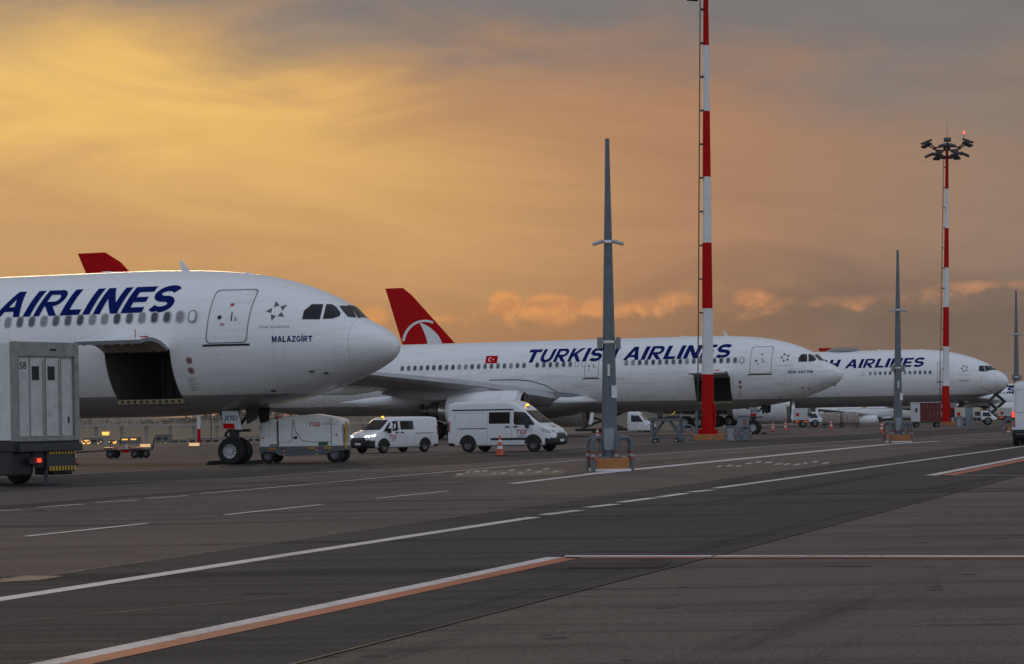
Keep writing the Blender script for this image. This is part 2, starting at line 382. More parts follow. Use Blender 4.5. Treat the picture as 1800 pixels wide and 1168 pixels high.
line([(990,980),(1400,980),(1860,980.5)], .20, lw, .5); line([(996,981),(1400,981),(1860,981.5)], .13, lor, -.55)
line([(1645,836.5),(1800,806),(1860,794)], .28, lw, .5); line([(1652,836.5),(1800,807),(1860,795)], .34, lor, -.52); line([(1645,836.5),(1860,836.5)], .16, lww, .5)
for a, b in (((45,944),(258,921)), ((395,906),(565,888)), ((660,877),(788,864))): line([a,b], .15, lw)
for a, b in (((-30,900),(38,897)), ((65,893),(147,887)), ((168,884),(242,880)), ((258,877),(332,872))): line([a,b], .17, lw)
line([(352,868.5),(430,862),(900,820),(1050,806.5),(1340,786),(1560,771)], .15, lw)
line([(-40,859),(10,855),(425,842),(640,825)], .14, lww)
line([(900,851),(1040,834)], .30, lw); line([(1040,834),(1105,827),(1555,782),(1652,776)], .55, lw)
line([(-40,833),(105,826),(415,816),(720,806),(1100,790)], .16, lye); line([(130,822.5),(380,813),(560,806)], .12, lye)
line([(0,1021),(40,1020),(78,1013.5)], .5, lyw); patchm = ground_mat('patch_brown', (.125,.100,.080), (.090,.076,.064), (.145,.112,.084), 3.0, .9)
sheet('worn_paint_patch', [G(-40,1120), G(290,1124), G(120,1160), G(-40,1190)], .006, patchm)
for (x0,x1,y) in ((800,985,832),(1258,1460,818)):      # worn ground lettering, beyond reading
    rr = random.Random(x0)
    for k in range(12):
        a = x0+(x1-x0)*k/12; w = (x1-x0)/12*rr.uniform(.45,.85); yy = y+rr.uniform(-4,3)-(a-x0)*.02
        sheet('worn_ground_marking', [G(a,yy+1.6), G(a+w,yy+1.3), G(a+w+5,yy-1.5), G(a+5,yy-1.2)], .0088, lww)
sheet('worn_ground_marking', [G(790,840), G(985,836), G(1000,826), G(830,828)], .006, lyw)
for a, b, w in (((1225,798),(1338,795),.3), ((1400,787),(1500,783),.25), ((1560,789),(1668,786.5),.25), ((1480,776),(1600,772),.2), ((1640,768),(1760,762),.2), ((1680,775),(1790,772),.25), ((1640,772),(1690,770.5),.2), ((1700,769),(1770,766),.18), ((60,800),(330,788),.12)): line([a,b], w, lww, z=.009)
line([(480,1178),(550,1160),(900,1070),(1250,980),(1610,885),(1800,835)], .035, seam, z=.0085)
line([(-40,1031),(450,960),(900,896)], .03, seam, z=.0085)
line([(-40,1100),(380,1062),(900,1010)], .02, seam, z=.0085)
# drain grate: frame and bars
gr = MB(); a, b, c_, d_ = G(1000,1000), G(1162,1000), G(1180,989.5), G(1012,989.5)
mbb = MB(); mbb.add([(p.x,p.y,.0085) for p in (a,b,c_,d_)], [(0,1,2,3)]); mbb.cur = 1
for k in range(26):
    t = (k+.5)/26; p, q_ = a.lerp(b,t), d_.lerp(c_,t); w = (b-a)*.010
    mbb.add([(p-w)+Vector((0,0,.014)), (p+w)+Vector((0,0,.014)), (q_+w)+Vector((0,0,.014)), (q_-w)+Vector((0,0,.014))], [(0,1,2,3)])
mbb.build('drain_grate', [dark, mat('rusty_iron', (.05,.030,.022), .8, var=.4, scale=20)], apron)
# ================================================================ aircraft
TH = math.radians(-17)
class Body:
    """aircraft skin: stations s metres aft of the nose, local x forward from the nose gear, starboard is -y"""
    def __init__(s, top, bot, wid, zm, xg, length, hole=None):
        s.t, s.b, s.w, s.m = pchip(*zip(*top)), pchip(*zip(*bot)), pchip(*zip(*wid)), pchip(*zip(*zm)); s.xg = xg; s.L = length
        st = [0,.02,.05,.1,.16,.24,.34,.46,.6,.75,.9,1.05,1.2,1.38,1.5,1.65,1.81,2.0,2.28,2.6,3,3.5,4,4.6,5.3,6,6.8]
        st += list(np.arange(7.6,length-.5,1.0)) + [length-.25,length]
        ph = [math.radians(-90+360*i/72) for i in range(72)]
        if hole:
            for h in (hole[2],hole[3]): i = min(range(72), key=lambda k: abs(ph[k]-h)); ph[i] = h
            st = sorted(set(st)|{hole[0],hole[1]})
        s.st, s.ph = st, ph
        V = [s.pt(a,p) for a in st for p in ph]; n = 72; Fc = []
        for k in range(len(st)-1):
            for i in range(n):
                j = (i+1)%n
                if hole and hole[0]-1e-6 <= st[k] and st[k+1] <= hole[1]+1e-6 and hole[2]-1e-6 <= ph[i] and ph[j] <= hole[3]+1e-6: continue
                Fc.append((k*n+i,k*n+j,(k+1)*n+j,(k+1)*n+i))
        s.V, s.F = V, Fc
        s.bvh = BVHTree.FromPolygons(V, [(k*n+i,k*n+(i+1)%n,(k+1)*n+(i+1)%n,(k+1)*n+i) for k in range(len(st)-1) for i in range(n)])
    def pt(s, a, p):
        m = s.m(a); h = (s.t(a)-m) if math.sin(p) > 0 else (m-s.b(a))
        return Vector((s.xg-a, -s.w(a)*math.cos(p), m+h*math.sin(p)))
    def side(s, x, z):
        h = s.bvh.ray_cast(Vector((x,-12,z)), Vector((0,1,0)))
        if h[0] is None: h = s.bvh.find_nearest(Vector((x,-1,z)))
        n = h[1] if h[1].y < 0 else -h[1]
        return h[0], n
    def pix(s, M):
        Mi = M.inverted(); o = Mi @ Vector((0,0,CH))
        def f(x, y):
            d = (Mi.to_3x3() @ ray(x,y)).normalized(); h = s.bvh.ray_cast(o, d)
            if h[0] is None:
                k = -o.y/d.y; h = s.bvh.find_nearest(o+d*k)
            n = h[1]
            if n.dot(d) > 0: n = -n
            return h[0], n
        return f
A_TOP = [(0,4.32),(.02,4.45),(.06,4.55),(.25,4.77),(.62,5.03),(1.1,5.28),(1.38,5.42),(1.81,5.84),(2.28,6.13),(2.76,6.36),(3.49,6.64),(4.22,6.87),(4.95,7.04),(5.94,7.21),(6.94,7.32),(8.45,7.41),(10.5,7.46),(52,7.46),(57,7.2),(61,6.75),(63,6.5)]
A_BOT = [(0,4.32),(.02,4.2),(.06,4.08),(.21,3.88),(.64,3.58),(1.12,3.33),(1.6,3.13),(2.08,2.95),(2.57,2.77),(3.6,2.48),(4.35,2.33),(5.58,2.13),(7,1.97),(8.3,1.88),(10,1.84),(41,1.84),(46,2.35),(52,3.6),(58,5.05),(63,6.15)]
A_W = [(0,0.0),(.02,.16),(.06,.34),(.21,.68),(.6,1.12),(1.1,1.46),(1.6,1.72),(2.1,1.92),(2.6,2.07),(3.5,2.30),(4.3,2.46),(5.5,2.63),(7,2.75),(8.5,2.80),(10,2.81),(44,2.81),(50,2.3),(56,1.4),(61,.6),(63,.2)]
A_M = [(0,4.32),(2,4.38),(6,4.62),(8,4.65),(42,4.65),(50,5.2),(63,6.32)]
HOLE = (7.92,10.6,math.radians(-52.5),math.radians(-7))
A330 = Body(A_TOP, A_BOT, A_W, A_M, 6.67, 63, HOLE)
B_TOP = [(0,4.52),(.02,4.66),(.06,4.8),(.2,5.07),(.6,5.5),(1.05,5.76),(1.25,5.9),(1.7,6.27),(2.66,6.8),(3.88,7.29),(5.7,7.81),(7.6,8.12),(8.85,8.22),(11,8.27),(60,8.27),(66,8.0),(73,7.3)]
B_BOT = [(0,4.52),(.02,4.38),(.06,4.22),(.2,4.0),(.8,3.59),(1.5,3.29),(2.77,2.93),(4,2.63),(5.9,2.27),(9,2.07),(12.6,2.03),(50,2.03),(58,3.2),(66,5.0),(73,6.6)]
B_W = [(0,0.0),(.02,.2),(.06,.4),(.2,.78),(.6,1.3),(1.1,1.7),(1.7,2.0),(2.66,2.36),(3.88,2.66),(5.7,2.92),(7.6,3.05),(9,3.1),(52,3.1),(60,2.3),(68,1.0),(73,.25)]
B_M = [(0,4.52),(3,4.8),(7,5.12),(9,5.16),(52,5.16),(62,5.8),(73,6.95)]
B777 = Body(B_TOP, B_BOT, B_W, B_M, 5.9, 73)
def place(x, Y, z=0.0, rz=TH, scale=1.0):
    p = AT(x, 740, Y); return Matrix.Translation((p.x,p.y,z)) @ Matrix.Rotation(rz,4,'Z') @ Matrix.Scale(scale,4)
M1, M2, M3 = place(413,69.), place(1325,136.3), place(1675,199.)
cache = {}
def once(key, fn):          # alike parts share their mesh data
    def get(name, parent):
        if key not in cache: cache[key] = fn(name, parent)
        else:
            o = cache[key].copy(); col.objects.link(o); o.parent = parent; cache[key+'#'] = o
            for ch in list(cache[key].children):
                c = ch.copy(); col.objects.link(c); c.parent = o
            return o
        return cache[key]
    return get
def airfoil(xle, c, y, z, t, n=9):
    up = []; dn = []
    for i in range(n):
        u = (1-math.cos(math.pi*i/(n-1)))/2
        th = t*c*5*(.2969*math.sqrt(u)-.126*u-.3516*u*u+.2843*u**3-.1036*u**4); cam_ = .02*c*math.sin(math.pi*u)
        up.append((xle-u*c, y, z+cam_+th)); dn.append((xle-u*c, y, z+cam_*.4-th*.85))
    return up+dn[::-1][1:-1]
def wing(secs, side, name, parent, m, xg):
    mb = MB(); mb.rings([[Vector(p) for p in airfoil(xg-s, c, side*y, z, t)] for (y,s,c,z,t) in secs])
    return mb.build(name, m, parent, smooth=True, auto=50)
def wheel(name, parent, c, r, w, rim_m=None, side=-1, n=26):
    mb = MB(); k = .55
    mb.revolve([(-w/2,r*k),(-w/2,r*.86),(-w*.36,r*.97),(-w*.2,r),(w*.2,r),(w*.36,r*.97),(w/2,r*.86),(w/2,r*k)], c, 'Y', n)
    mb.cur = 1
    for sg in (-1,1): mb.revolve([(sg*w*.46,r*k),(sg*w*.5,r*.52),(sg*w*.34,r*.46),(sg*w*.3,r*.25),(sg*w*.46,r*.2),(sg*w*.46,.001)], c, 'Y', n)
    mb.cur = 2
    for i in range(9):
        a = 2*math.pi*i/9
        mb.cyl((c[0]+r*.35*math.cos(a), c[1]-w*.37, c[2]+r*.35*math.sin(a)), (c[0]+r*.35*math.cos(a), c[1]-w*.30, c[2]+r*.35*math.sin(a)), r*.045, n=6)
    return mb.build(name, [black, rim_m or rimw, dark], parent, smooth=True, auto=40)
rimw = mat('wheel_grey', (.46,.46,.47), .4, metal=.3, var=.15, scale=8, dirt=(.5,8,(.15,.14,.13)))
def engine(root, x, y, z, r, L, core, side, xg, wing_z, parent_mat=white):
    mb = MB(); o = (x,y,z)
    mb.revolve([(-.05*L,r*.83),(-.012*L,r*.87),(0,r*.905),(-.012*L,r*.94),(-.06*L,r*.975)], o, 'X', 40)
    mb.mi = [1]*len(mb.f); mb.cur = 0
    mb.revolve([(-.06*L,r*.976),(-.2*L,r),(-.5*L,r*1.0),(-.75*L,r*.93),(-L,r*.80)], o, 'X', 40)
    mb.cur = 2; mb.revolve([(-.05*L,r*.83),(-.3*L,r*.86),(-.32*L,0.01)], o, 'X', 40); mb.revolve([(-L,r*.79),(-.8*L,r*.84),(-.8*L,r*.4)], o, 'X', 40)
    e = mb.build('engine', [parent_mat, alu, dark], root, smooth=True, auto=35)
    mb = MB(); mb.revolve([(-.16*L,.01),(-.2*L,r*.14),(-.29*L,r*.26)], o, 'X', 24); mb.build('spinner', [dsteel], e, smooth=True)
    mb = MB()
    for i in range(22):
        a = 2*math.pi*i/22; u = Vector((0,math.cos(a),math.sin(a))); t = Vector((0,-math.sin(a),math.cos(a))); c = Vector(o)
        mb.add([c+u*r*.24+Vector((-.27*L,0,0))-t*.05*r, c+u*r*.24+Vector((-.30*L,0,0))+t*.05*r, c+u*r*.84+Vector((-.30*L,0,0))+t*.13*r, c+u*r*.84+Vector((-.26*L,0,0))-t*.10*r], [(0,1,2,3)])
    mb.build('fan_blades', [dsteel], e)
    mb = MB(); mb.revolve([(-.8*L,r*.62),(-L,r*.60),(-L-.28*core,r*.52),(-L-.3*core,r*.48)], o, 'X', 32); mb.build('core_cowl', [alu], e, smooth=True)
    mb = MB(); mb.revolve([(-L-.27*core,r*.47),(-L-.6*core,r*.43),(-L-.62*core,r*.34)], o, 'X', 32); mb.build('exhaust_nozzle', [hot], e, smooth=True)
    mb = MB(); mb.revolve([(-L-.4*core,r*.34),(-L-.7*core,r*.24),(-L-core,r*.04),(-L-core,.001)], o, 'X', 24); mb.build('exhaust_cone', [hot], e, smooth=True)
    mb = MB(); pz = z+r*.86
    mb.prism([(x-.32*L,pz),(x-.55*L,pz+.42),(x-1.0*L,wing_z+.1),(x-1.75*L,wing_z+.1),(x-1.95*L,wing_z-.45),(x-1.5*L,pz-.35),(x-L,pz-.42)], y-.24, y+.24); mb.build('pylon', [wgrey], root, bevel=.06)
    return e
def gear_leg(root, name, x, y, ztop, r, w, lat, bogie, brace):
    mb = MB(); zc = r*.96
    mb.cyl((x,y,zc+.15),(x,y,ztop),.15,.19,12); mb.cyl((x,y,zc),(x,y,zc+.8),.10,.10,12)
    mb.cyl((x+.0,y,zc+.75),(x+brace,y,ztop),.07,.07,8); mb.cyl((x-.05,y,zc+.3),(x-.42,y,zc+.62),.05,.05,6); mb.cyl((x-.42,y,zc+.62),(x-.08,y,zc+1.0),.05,.05,6)
    mb.cyl((x,y-lat,zc),(x,y+lat,zc),.09,.09,10)
    if bogie:
        mb.box((x,y,zc),(max(bogie)*2+.3,.24,.26))
        for b in bogie: mb.cyl((x+b,y-lat,zc),(x+b,y+lat,zc),.09,.09,8)
    g = mb.build(name, [dsteel], root, smooth=True, auto=40)
    for b in (bogie or [0]):
        for s in (-1,1): wheel('wheel', g, (x+b,y+s*lat,zc), r, w)
    return g
TRAPS = [((0.0,9.0),)]
def star_logo(b, cx, cz, R, f, root, name_txt=True):
    mb = MB(); mb2 = MB()
    for k in range(5):
        a = math.radians(90+72*k+12); c = (cx+R*.72*math.cos(a), cz+R*.72*math.sin(a))
        T = [(c[0]+R*.37*math.cos(a+t), c[1]+R*.37*math.sin(a+t)) for t in (.35,2.35,4.1)]
        lay(mb, art([T], .2), f, .006)
    mb.build('alliance_emblem', [mat('emblem_grey', (.10,.10,.11), .4, var=.3)], root)
    if name_txt:
        a = text_art('STAR ALLIANCE', R*.34, .3, .01, sx=1.25, align='CENTER'); mb2 = MB(); lay(mb2, move(a, cx, cz-R*1.75), f, .006); mb2.build('alliance_lettering', [outl], root)
def glyph(ch):
    arc = lambda cx,cy,rx,ry,a,b,n=12: [(cx+rx*math.cos(math.radians(t)), cy+ry*math.sin(math.radians(t))) for t in np.linspace(a,b,n)]
    if ch in 'Iİ': return .27, [[(0,0),(.27,0),(.27,1),(0,1)]]+([[(.02,1.1),(.25,1.1),(.25,1.28),(.02,1.28)]] if ch == 'İ' else [])
    if ch == '-': return .4, [[(0,.36),(.4,.36),(.4,.54),(0,.54)]]
    if ch == 'M': return 1.06, [[(0,0),(.23,0),(.23,.62),(.45,0),(.61,0),(.83,.62),(.83,0),(1.06,0),(1.06,1),(.75,1),(.53,.36),(.31,1),(0,1)]]
    if ch == 'Z': return .82, [[(0,0),(.82,0),(.82,.19),(.30,.19),(.82,.83),(.82,1),(.03,1),(.03,.81),(.52,.81),(0,.17)]]
    if ch == 'V': return .96, [[(.36,0),(.60,0),(.96,1),(.70,1),(.48,.32),(.26,1),(0,1)]]
    if ch == 'G':
        C = arc(.47,.5,.37,.40,40,340,22); P = []
        for i,(x,y) in enumerate(C):
            a = Vector(C[min(i+1,len(C)-1)])-Vector(C[max(i-1,0)]); n = Vector((-a.y,a.x)).normalized()*.10; P.append(((x+n.x,y+n.y),(x-n.x,y-n.y)))
        return .92, [[P[i][0],P[i+1][0],P[i+1][1],P[i][1]] for i in range(len(P)-1)]+[[(.5,.37),(.905,.37),(.905,.54),(.5,.54)]]
    if ch == 'L': return .72, [[(0,0),(.72,0),(.72,.21),(.27,.21),(.27,1),(0,1)]]
    if ch == 'E': return .78, [[(0,0),(.78,0),(.78,.21),(.27,.21),(.27,.40),(.72,.40),(.72,.60),(.27,.60),(.27,.79),(.78,.79),(.78,1),(0,1)]]
    if ch == 'T': return .90, [[(0,.78),(.315,.78),(.315,0),(.585,0),(.585,.78),(.9,.78),(.9,1),(0,1)]]
    if ch == 'H': return .88, [[(0,0),(.27,0),(.27,.39),(.61,.39),(.61,0),(.88,0),(.88,1),(.61,1),(.61,.61),(.27,.61),(.27,1),(0,1)]]
    if ch == 'N': return .90, [[(0,0),(.26,0),(.26,.58),(.64,0),(.90,0),(.90,1),(.64,1),(.64,.42),(.26,1),(0,1)]]
    if ch == 'K': return .92, [[(0,0),(.23,0),(.23,.32),(.33,.43),(.64,0),(.92,0),(.49,.58),(.9,1),(.61,1),(.23,.61),(.23,1),(0,1)]]
    if ch == 'A':
        L = [(0,0),(.245,0),(.325,.21),(.5,.21),(.5,.39),(.395,.39),(.5,.70),(.5,1),(.36,1)]
        return 1.0, [L, [(1-x,y) for x,y in L][::-1]]
    if ch == 'U': return .88, [[(0,1)]+arc(.44,.41,.44,.43,180,360,18)+[(.88,1),(.65,1)]+arc(.44,.41,.21,.22,360,180,14)+[(.23,1)]]
    if ch == 'R': return .88, [[(0,0),(.23,0),(.23,1),(0,1)], [(.23,1),(.23,.82),(.50,.82)]+arc(.50,.685,.14,.135,90,-90,8)+[(.50,.55),(.23,.55),(.23,.365),(.52,.365)]+arc(.52,.6825,.33,.3175,-90,90,12)+[(.52,1)], [(.27,.364),(.60,0),(.88,0),(.55,.364)]]
    if ch == 'S':
        C = arc(.43,.70,.325,.205,28,270,18)+arc(.43,.295,.335,.205,90,-148,18)[1:]; P = []
        for i,(x,y) in enumerate(C):
            a = Vector(C[min(i+1,len(C)-1)])-Vector(C[max(i-1,0)]); n = Vector((-a.y,a.x)).normalized()*.115; P.append(((x+n.x,y+n.y),(x-n.x,y-n.y)))
        return .86, [[P[i][0],P[i+1][0],P[i+1][1],P[i][1]] for i in range(len(P)-1)]
    return .4, []
def title(root, f, s, x0, x1, z0, h, m, name='title_lettering', shear=.30, gap=.13):
    u = 0.0; loops = []
    for ch in s:
        w, Ls = glyph(ch); loops += [[(a+u+b*shear,b) for a,b in L] for L in Ls]; u += w+gap
    k = (x1-x0)/max(p[0] for L in loops for p in L); mb = MB()
    for L in loops: lay(mb, art([[(x0+a*k,z0+b*h) for a,b in L]], .15), f, .013)
    return mb.build(name, [m], root)
def titled(root, f, s, x0, x1, z0, h, m, name, shear=.32, bold=.035, step=.3, off=.006):
    a = text_art(s, 1, 0, bold, shear); us = [u for u,v in a[0]]; vs = [v for u,v in a[0]]
    k = (x1-x0)/(max(us)-min(us)); kv = h/(max(vs)-min(vs)); u0, v0 = min(us), min(vs)
    bm = bmesh.new(); V = [bm.verts.new(((u-u0)*k+x0,(v-v0)*kv+z0,0)) for u,v in a[0]]
    for t in a[1]:
        try: bm.faces.new([V[i] for i in t])
        except ValueError: pass
    mb = MB(); lay(mb, cut(bm, step), f, off); return mb.build(name, [m], root)
def outline(mb, f, L, wd, off):       # thin frame round a loop
    cx = sum(p[0] for p in L)/len(L); cy = sum(p[1] for p in L)/len(L)
    hx = (max(p[0] for p in L)-min(p[0] for p in L))/2; hy = (max(p[1] for p in L)-min(p[1] for p in L))/2
    I = [(cx+(x-cx)*(1-wd/hx), cy+(y-cy)*(1-wd/hy)) for x,y in L]
    for qd in strip(L, I): lay(mb, art([qd], .25), f, off)
    return I
def airliner(name, label, M, B, kind, opts):
    rz = M.to_euler().z; root = thing(name, label, 'aircraft', M.translation, rz, 'airliners parked nose to the service road', M.to_scale().x)
    xg = B.xg; big = kind == '777'; side = B.side
    skin = fuselage_mat('airliner_skin', 3.2 if big else 2.62, opts.get('dirt',.3), opts.get('seed',0.0))
    mb = MB(); mb.add(B.V, B.F); fus = mb.build('fuselage', [skin], root, smooth=True, auto=60)
    # cabin windows ---------------------------------------------------------------
    zw = 5.66 if big else 5.5; wr = random.Random(int(opts.get('seed',0)*100))
    def cabin(nm, par, blank=False):
        mb = MB(); lay(mb, art([rrect(0,zw,.33,.46,.15)], .2), lambda u,v: side(u+xg-14,v), .004)
        mb.cur = 1; lay(mb, art([rrect(0,zw,.24,.37,.115)], .2), lambda u,v: side(u+xg-14,v), .008)
        return mb.build(nm, [outl if blank else rim, white if blank else pane], par)
    for s in opts['win']:
        o = once(kind+'win', lambda a,b: cabin(a,b))('cabin_window', root); o.location = (14-s,0,0)
        v = wr.random(); o.material_slots[1].link = 'OBJECT'; o.material_slots[1].material = pane if v < .55 else (pane_b if v < .82 else pane_c)
    for s in opts.get('blank',()):
        o = once(kind+'blank', lambda a,b: cabin(a,b,True))('window_plug', root); o.location = (14-s,0,0)
    # doors -----------------------------------------------------------------------
    for (s0,s1,z0,z1) in opts['doors']:
        x0, x1 = xg-s0, xg-s1; L = rrect((x0+x1)/2,(z0+z1)/2,abs(x1-x0),z1-z0,.16,4,opts.get('slant',.06)); mb = MB(); outline(mb, side, L, .045, .008)
        mb.cur = 1; I = [((x0+x1)/2+(x-(x0+x1)/2)*.93, (z0+z1)/2+(z-(z0+z1)/2)*.955) for x,z in L]; lay(mb, art([I], .25), side, .005)
        d = mb.build('cabin_door', [outl, white], root); cx = (x0+x1)/2; cz = (z0+z1)/2
        mb = MB(); lay(mb, art([[(cx-abs(x1-x0)*.58-.05,z0-.10),(cx+abs(x1-x0)*.52,z0-.10),(cx+abs(x1-x0)*.52,z0-.02),(cx-abs(x1-x0)*.58-.05,z0-.02)]], .3), side, .012); mb.build('door_sill', [dark], d)
        mb = MB(); lay(mb, art([rrect(cx-abs(x1-x0)*.22,cz-.05,.15,.15,.07)], 0), side, .012); mb.build('door_window', [glass], d)
        mb = MB(); lay(mb, art([[(cx+.08,cz-.2),(cx+.13,cz-.2),(cx+.13,cz+.12),(cx+.08,cz+.12)],[(cx+.2,cz-.18),(cx+.32,cz-.18),(cx+.32,cz-.15),(cx+.2,cz-.15)],[(cx+.2,cz-.1),(cx+.3,cz-.1),(cx+.3,cz-.07),(cx+.2,cz-.07)]], 0), side, .012); mb.build('door_handle', [dsteel], d)
        mb = MB(); lay(mb, art([[(cx-.02,cz+.36),(cx+.12,cz+.36),(cx+.12,cz+.46),(cx-.02,cz+.46)]], 0), side, .012); mb.build('door_placard', [mat('placard_red', (.42,.03,.04), .5)], d)
        mb = MB(); lay(mb, art([[(cx-.3,cz-.36),(cx-.14,cz-.36),(cx-.14,cz-.26),(cx-.3,cz-.26)]], 0), side, .012); mb.build('door_notice', [mat('placard_pale_red', (.55,.30,.29), .5)], d)
    # flight deck glazing ---------------------------------------------------------
    def cockpit(nm, par, k):
        L = opts['cock'][k]; mb = MB(); f = B.pix(opts['cockM'])
        lay(mb, art([L], 1.6), f, .024); mb.mi = [0]*len(mb.f)
        cx = sum(p[0] for p in L)/len(L); cy = sum(p[1] for p in L)/len(L); mb.cur = 1
        O = [(cx+(x-cx)*1.05, cy+(y-cy)*1.07) for x,y in L]; 
        for qd in strip(O, L): lay(mb, art([qd], 1.6), f, .016)
        o = mb.build(nm, [glass, dsteel], par, smooth=False); return o
    for k in range(len(opts['cock'])):
        o = once(kind+'cock%d'%k, lambda a,b,k=k: cockpit(a,b,k))('cockpit_window', root)
        p = o.copy(); col.objects.link(p); p.parent = root; p.scale = (1,-1,1)
    # radome joint, emblem, name
    mb = MB()
    for s in ((1.35,) if not big else (1.15,)):
        R0 = [B.pt(s,p) for p in B.ph]; R1 = [B.pt(s+.012,p) for p in B.ph]; c = Vector((xg-s,0,B.m(s)))
        mb.rings([[c+(p-c)*1.003 for p in R0],[c+(p-c)*1.003 for p in R1]], False, False)
    mb.build('radome_joint', [mat('joint_grey', (.42,.42,.43), .5)], root)
    lx, lz, lr = opts['star']; star_logo(B, lx, lz, lr, side, root)
    if opts.get('nametxt'):
        n, x0, x1, z0, h = opts['nametxt']; title(root, side, n, x0, x1, z0, h, navy, 'name_lettering', 0.0, .16)
    for (t,x0,x1,z0,h) in opts['titles']: title(root, side, t, x0, x1, z0, h, navy)
    if not big and 'flag' in opts:
        fx, fz = opts['flag']; fw, fh = .95, .58; mb = MB(); lay(mb, art([[(fx-fw/2,fz-fh/2),(fx+fw/2,fz-fh/2),(fx+fw/2,fz+fh/2),(fx-fw/2,fz+fh/2)]], .2), side, .012); fl = mb.build('flag', [red], root)
        mb = MB(); A = np.linspace(math.radians(45),math.radians(315),16); O = [(fx-.1+.16*math.cos(a),fz+.16*math.sin(a)) for a in A]; I = [(fx-.06+.125*math.cos(a),fz+.125*math.sin(a)) for a in A]
        for i in range(15): lay(mb, art([[O[i],O[i+1],I[i+1],I[i]]], 0), side, .02)
        mb.build('crescent', [white], fl); mb = MB(); lay(mb, art([[(fx+.14+(.085 if k%2==0 else .033)*math.cos(math.pi*k/5+math.pi),fz+(.085 if k%2==0 else .033)*math.sin(math.pi*k/5+math.pi)) for k in range(10)]], 0), side, .02); mb.build('star', [white], fl)
    if 'smudge' in opts:      # a name too small to read in the photograph
        x0, z0 = opts['smudge']; mb = MB(); lay(mb, art([[(x0+k*.115,z0),(x0+k*.115+.085,z0),(x0+k*.115+.085,z0+.11),(x0+k*.115,z0+.11)] for k in range(9)], 0), side, .02); mb.build('name_lettering', [outl], root)['kind'] = 'stuff'
    # probes, ports and small stencils on the lower nose
    for s, z in opts.get('ports', ((2.75,3.42),(2.3,3.35),(4.4,2.75),(8.9,2.4))):
        p, n = side(xg-s, z); mb = MB(); mb.box(p+n*.03, (.14,.10,.06)); mb.build('air_data_probe', [dark], root)
    if not big:
        for z in (3.88,3.52):
            mb = MB(); f = side; c = xg-7.2
            mb.cur = 0; lay(mb, art([rrect(c,z,.24,.24,.119,5)], 0), f, .006); mb.cur = 1; lay(mb, art([rrect(c,z,.16,.16,.079,5)], 0), f, .010); mb.cur = 2; lay(mb, art([rrect(c,z,.08,.08,.039,4)], 0), f, .014)
            mb.build('service_port', [mat('port_red', (.32,.03,.03), .5), rim, dark], root)
        mb = MB()
        for k in range(9): lay(mb, art([[(xg-7.42,2.78+k*.055),(xg-7.42+.16+.1*(k%3),2.78+k*.055),(xg-7.42+.16+.1*(k%3),2.795+k*.055),(xg-7.42,2.795+k*.055)]], 0), side, .005)
        mb.build('stencil_text', [outl], root)
    # aerials along the crown
    for s, h, w in opts.get('aerial', ((8.6,.42,.34),(5.9,.07,.30),(11.4,.08,1.0),(4.9,.05,.2))):
        z = B.t(s)-.02; mb = MB(); mb.prism([(xg-s-w*.5,z),(xg-s-w*.85,z+h),(xg-s-w*.6,z+h),(xg-s+w*.5,z)], -.025, .025); mb.build('aerial', [white], root)
    # open cargo hold --------------------------------------------------------------
    if not big and opts.get('cargo', True):
        h0, h1, p0, p1 = HOLE; mb = MB(); n = 8; xa, xb = xg-h0, xg-h1
        rim_pts = [(B.pt(9,p0+(p1-p0)*i/n).y, B.pt(9,p0+(p1-p0)*i/n).z) for i in range(n+1)]
        for x in (xa,xb):
            vs = [Vector((x,y,z)) for y,z in rim_pts]+[Vector((x,1.6,rim_pts[-1][1])),Vector((x,1.6,rim_pts[0][1]))]; mb.add(vs, [tuple(range(len(vs)))])
        (ya,za),(yb,zb) = rim_pts[0], rim_pts[-1]
        mb.add([(xa,ya,za),(xb,ya,za),(xb,1.6,za),(xa,1.6,za)], [(0,1,2,3)]); mb.add([(xa,yb,zb),(xb,yb,zb),(xb,1.6,zb),(xa,1.6,zb)], [(0,1,2,3)]); mb.add([(xa,1.6,za),(xb,1.6,za),(xb,1.6,zb),(xa,1.6,zb)], [(0,1,2,3)])
        hold = mb.build('cargo_hold', [mat('hold_lining', (.10,.095,.085), .8, var=.3)], root)
        mb = MB()
        for k in range(7): mb.box((xb+(xa-xb)*(k+.5)/7,1.56,(za+zb)/2),(.05,.05,zb-za-.04))
        for k in range(5): mb.cyl((xb+.05,ya+.35+k*.45,za+.05),(xa-.05,ya+.35+k*.45,za+.05),.035,n=6)
        mb.build('hold_rib', [dsteel], hold)
        mb = MB(); mb.box(((xa+xb)/2,ya-.02,za-.02),(xa-xb+.04,.12,.17)); mb.cur = 1
        for k in range(10): mb.cyl((xb+.16+k*(xa-xb-.3)/9,ya-.06,za-.02),(xb+.16+k*(xa-xb-.3)/9,ya-.11,za-.02),.055,n=8)
        mb.build('hold_sill', [mat('sill_ochre', (.30,.25,.13), .6, var=.35, scale=6), dark], root)
        # door: the cut-out skin swung up on its top hinge
        hy, hz = yb, zb; ang = math.atan2(za-zb, ya-yb); want = math.radians(180-6)
        rot = want-ang; cs, sn = math.cos(rot), math.sin(rot)
        def swing(y, z): dy, dz = y-hy, z-hz; return (hy+dy*cs-dz*sn-.03, hz+dy*sn+dz*cs+.05)
        mb = MB(); out = [swing(y,z) for y,z in rim_pts]; cen = swing(0, B.m(9)); inn = [(y+(cen[0]-y)*.05, z+(cen[1]-z)*.05) for y,z in out]
        for pts_, mi in ((out,0),(inn,1)):
            mb.cur = mi
            for i in range(n): mb.add([(xa-.03,*pts_[i]),(xb+.03,*pts_[i]),(xb+.03,*pts_[i+1]),(xa-.03,*pts_[i+1])], [(0,1,2,3)])
        mb.cur = 2
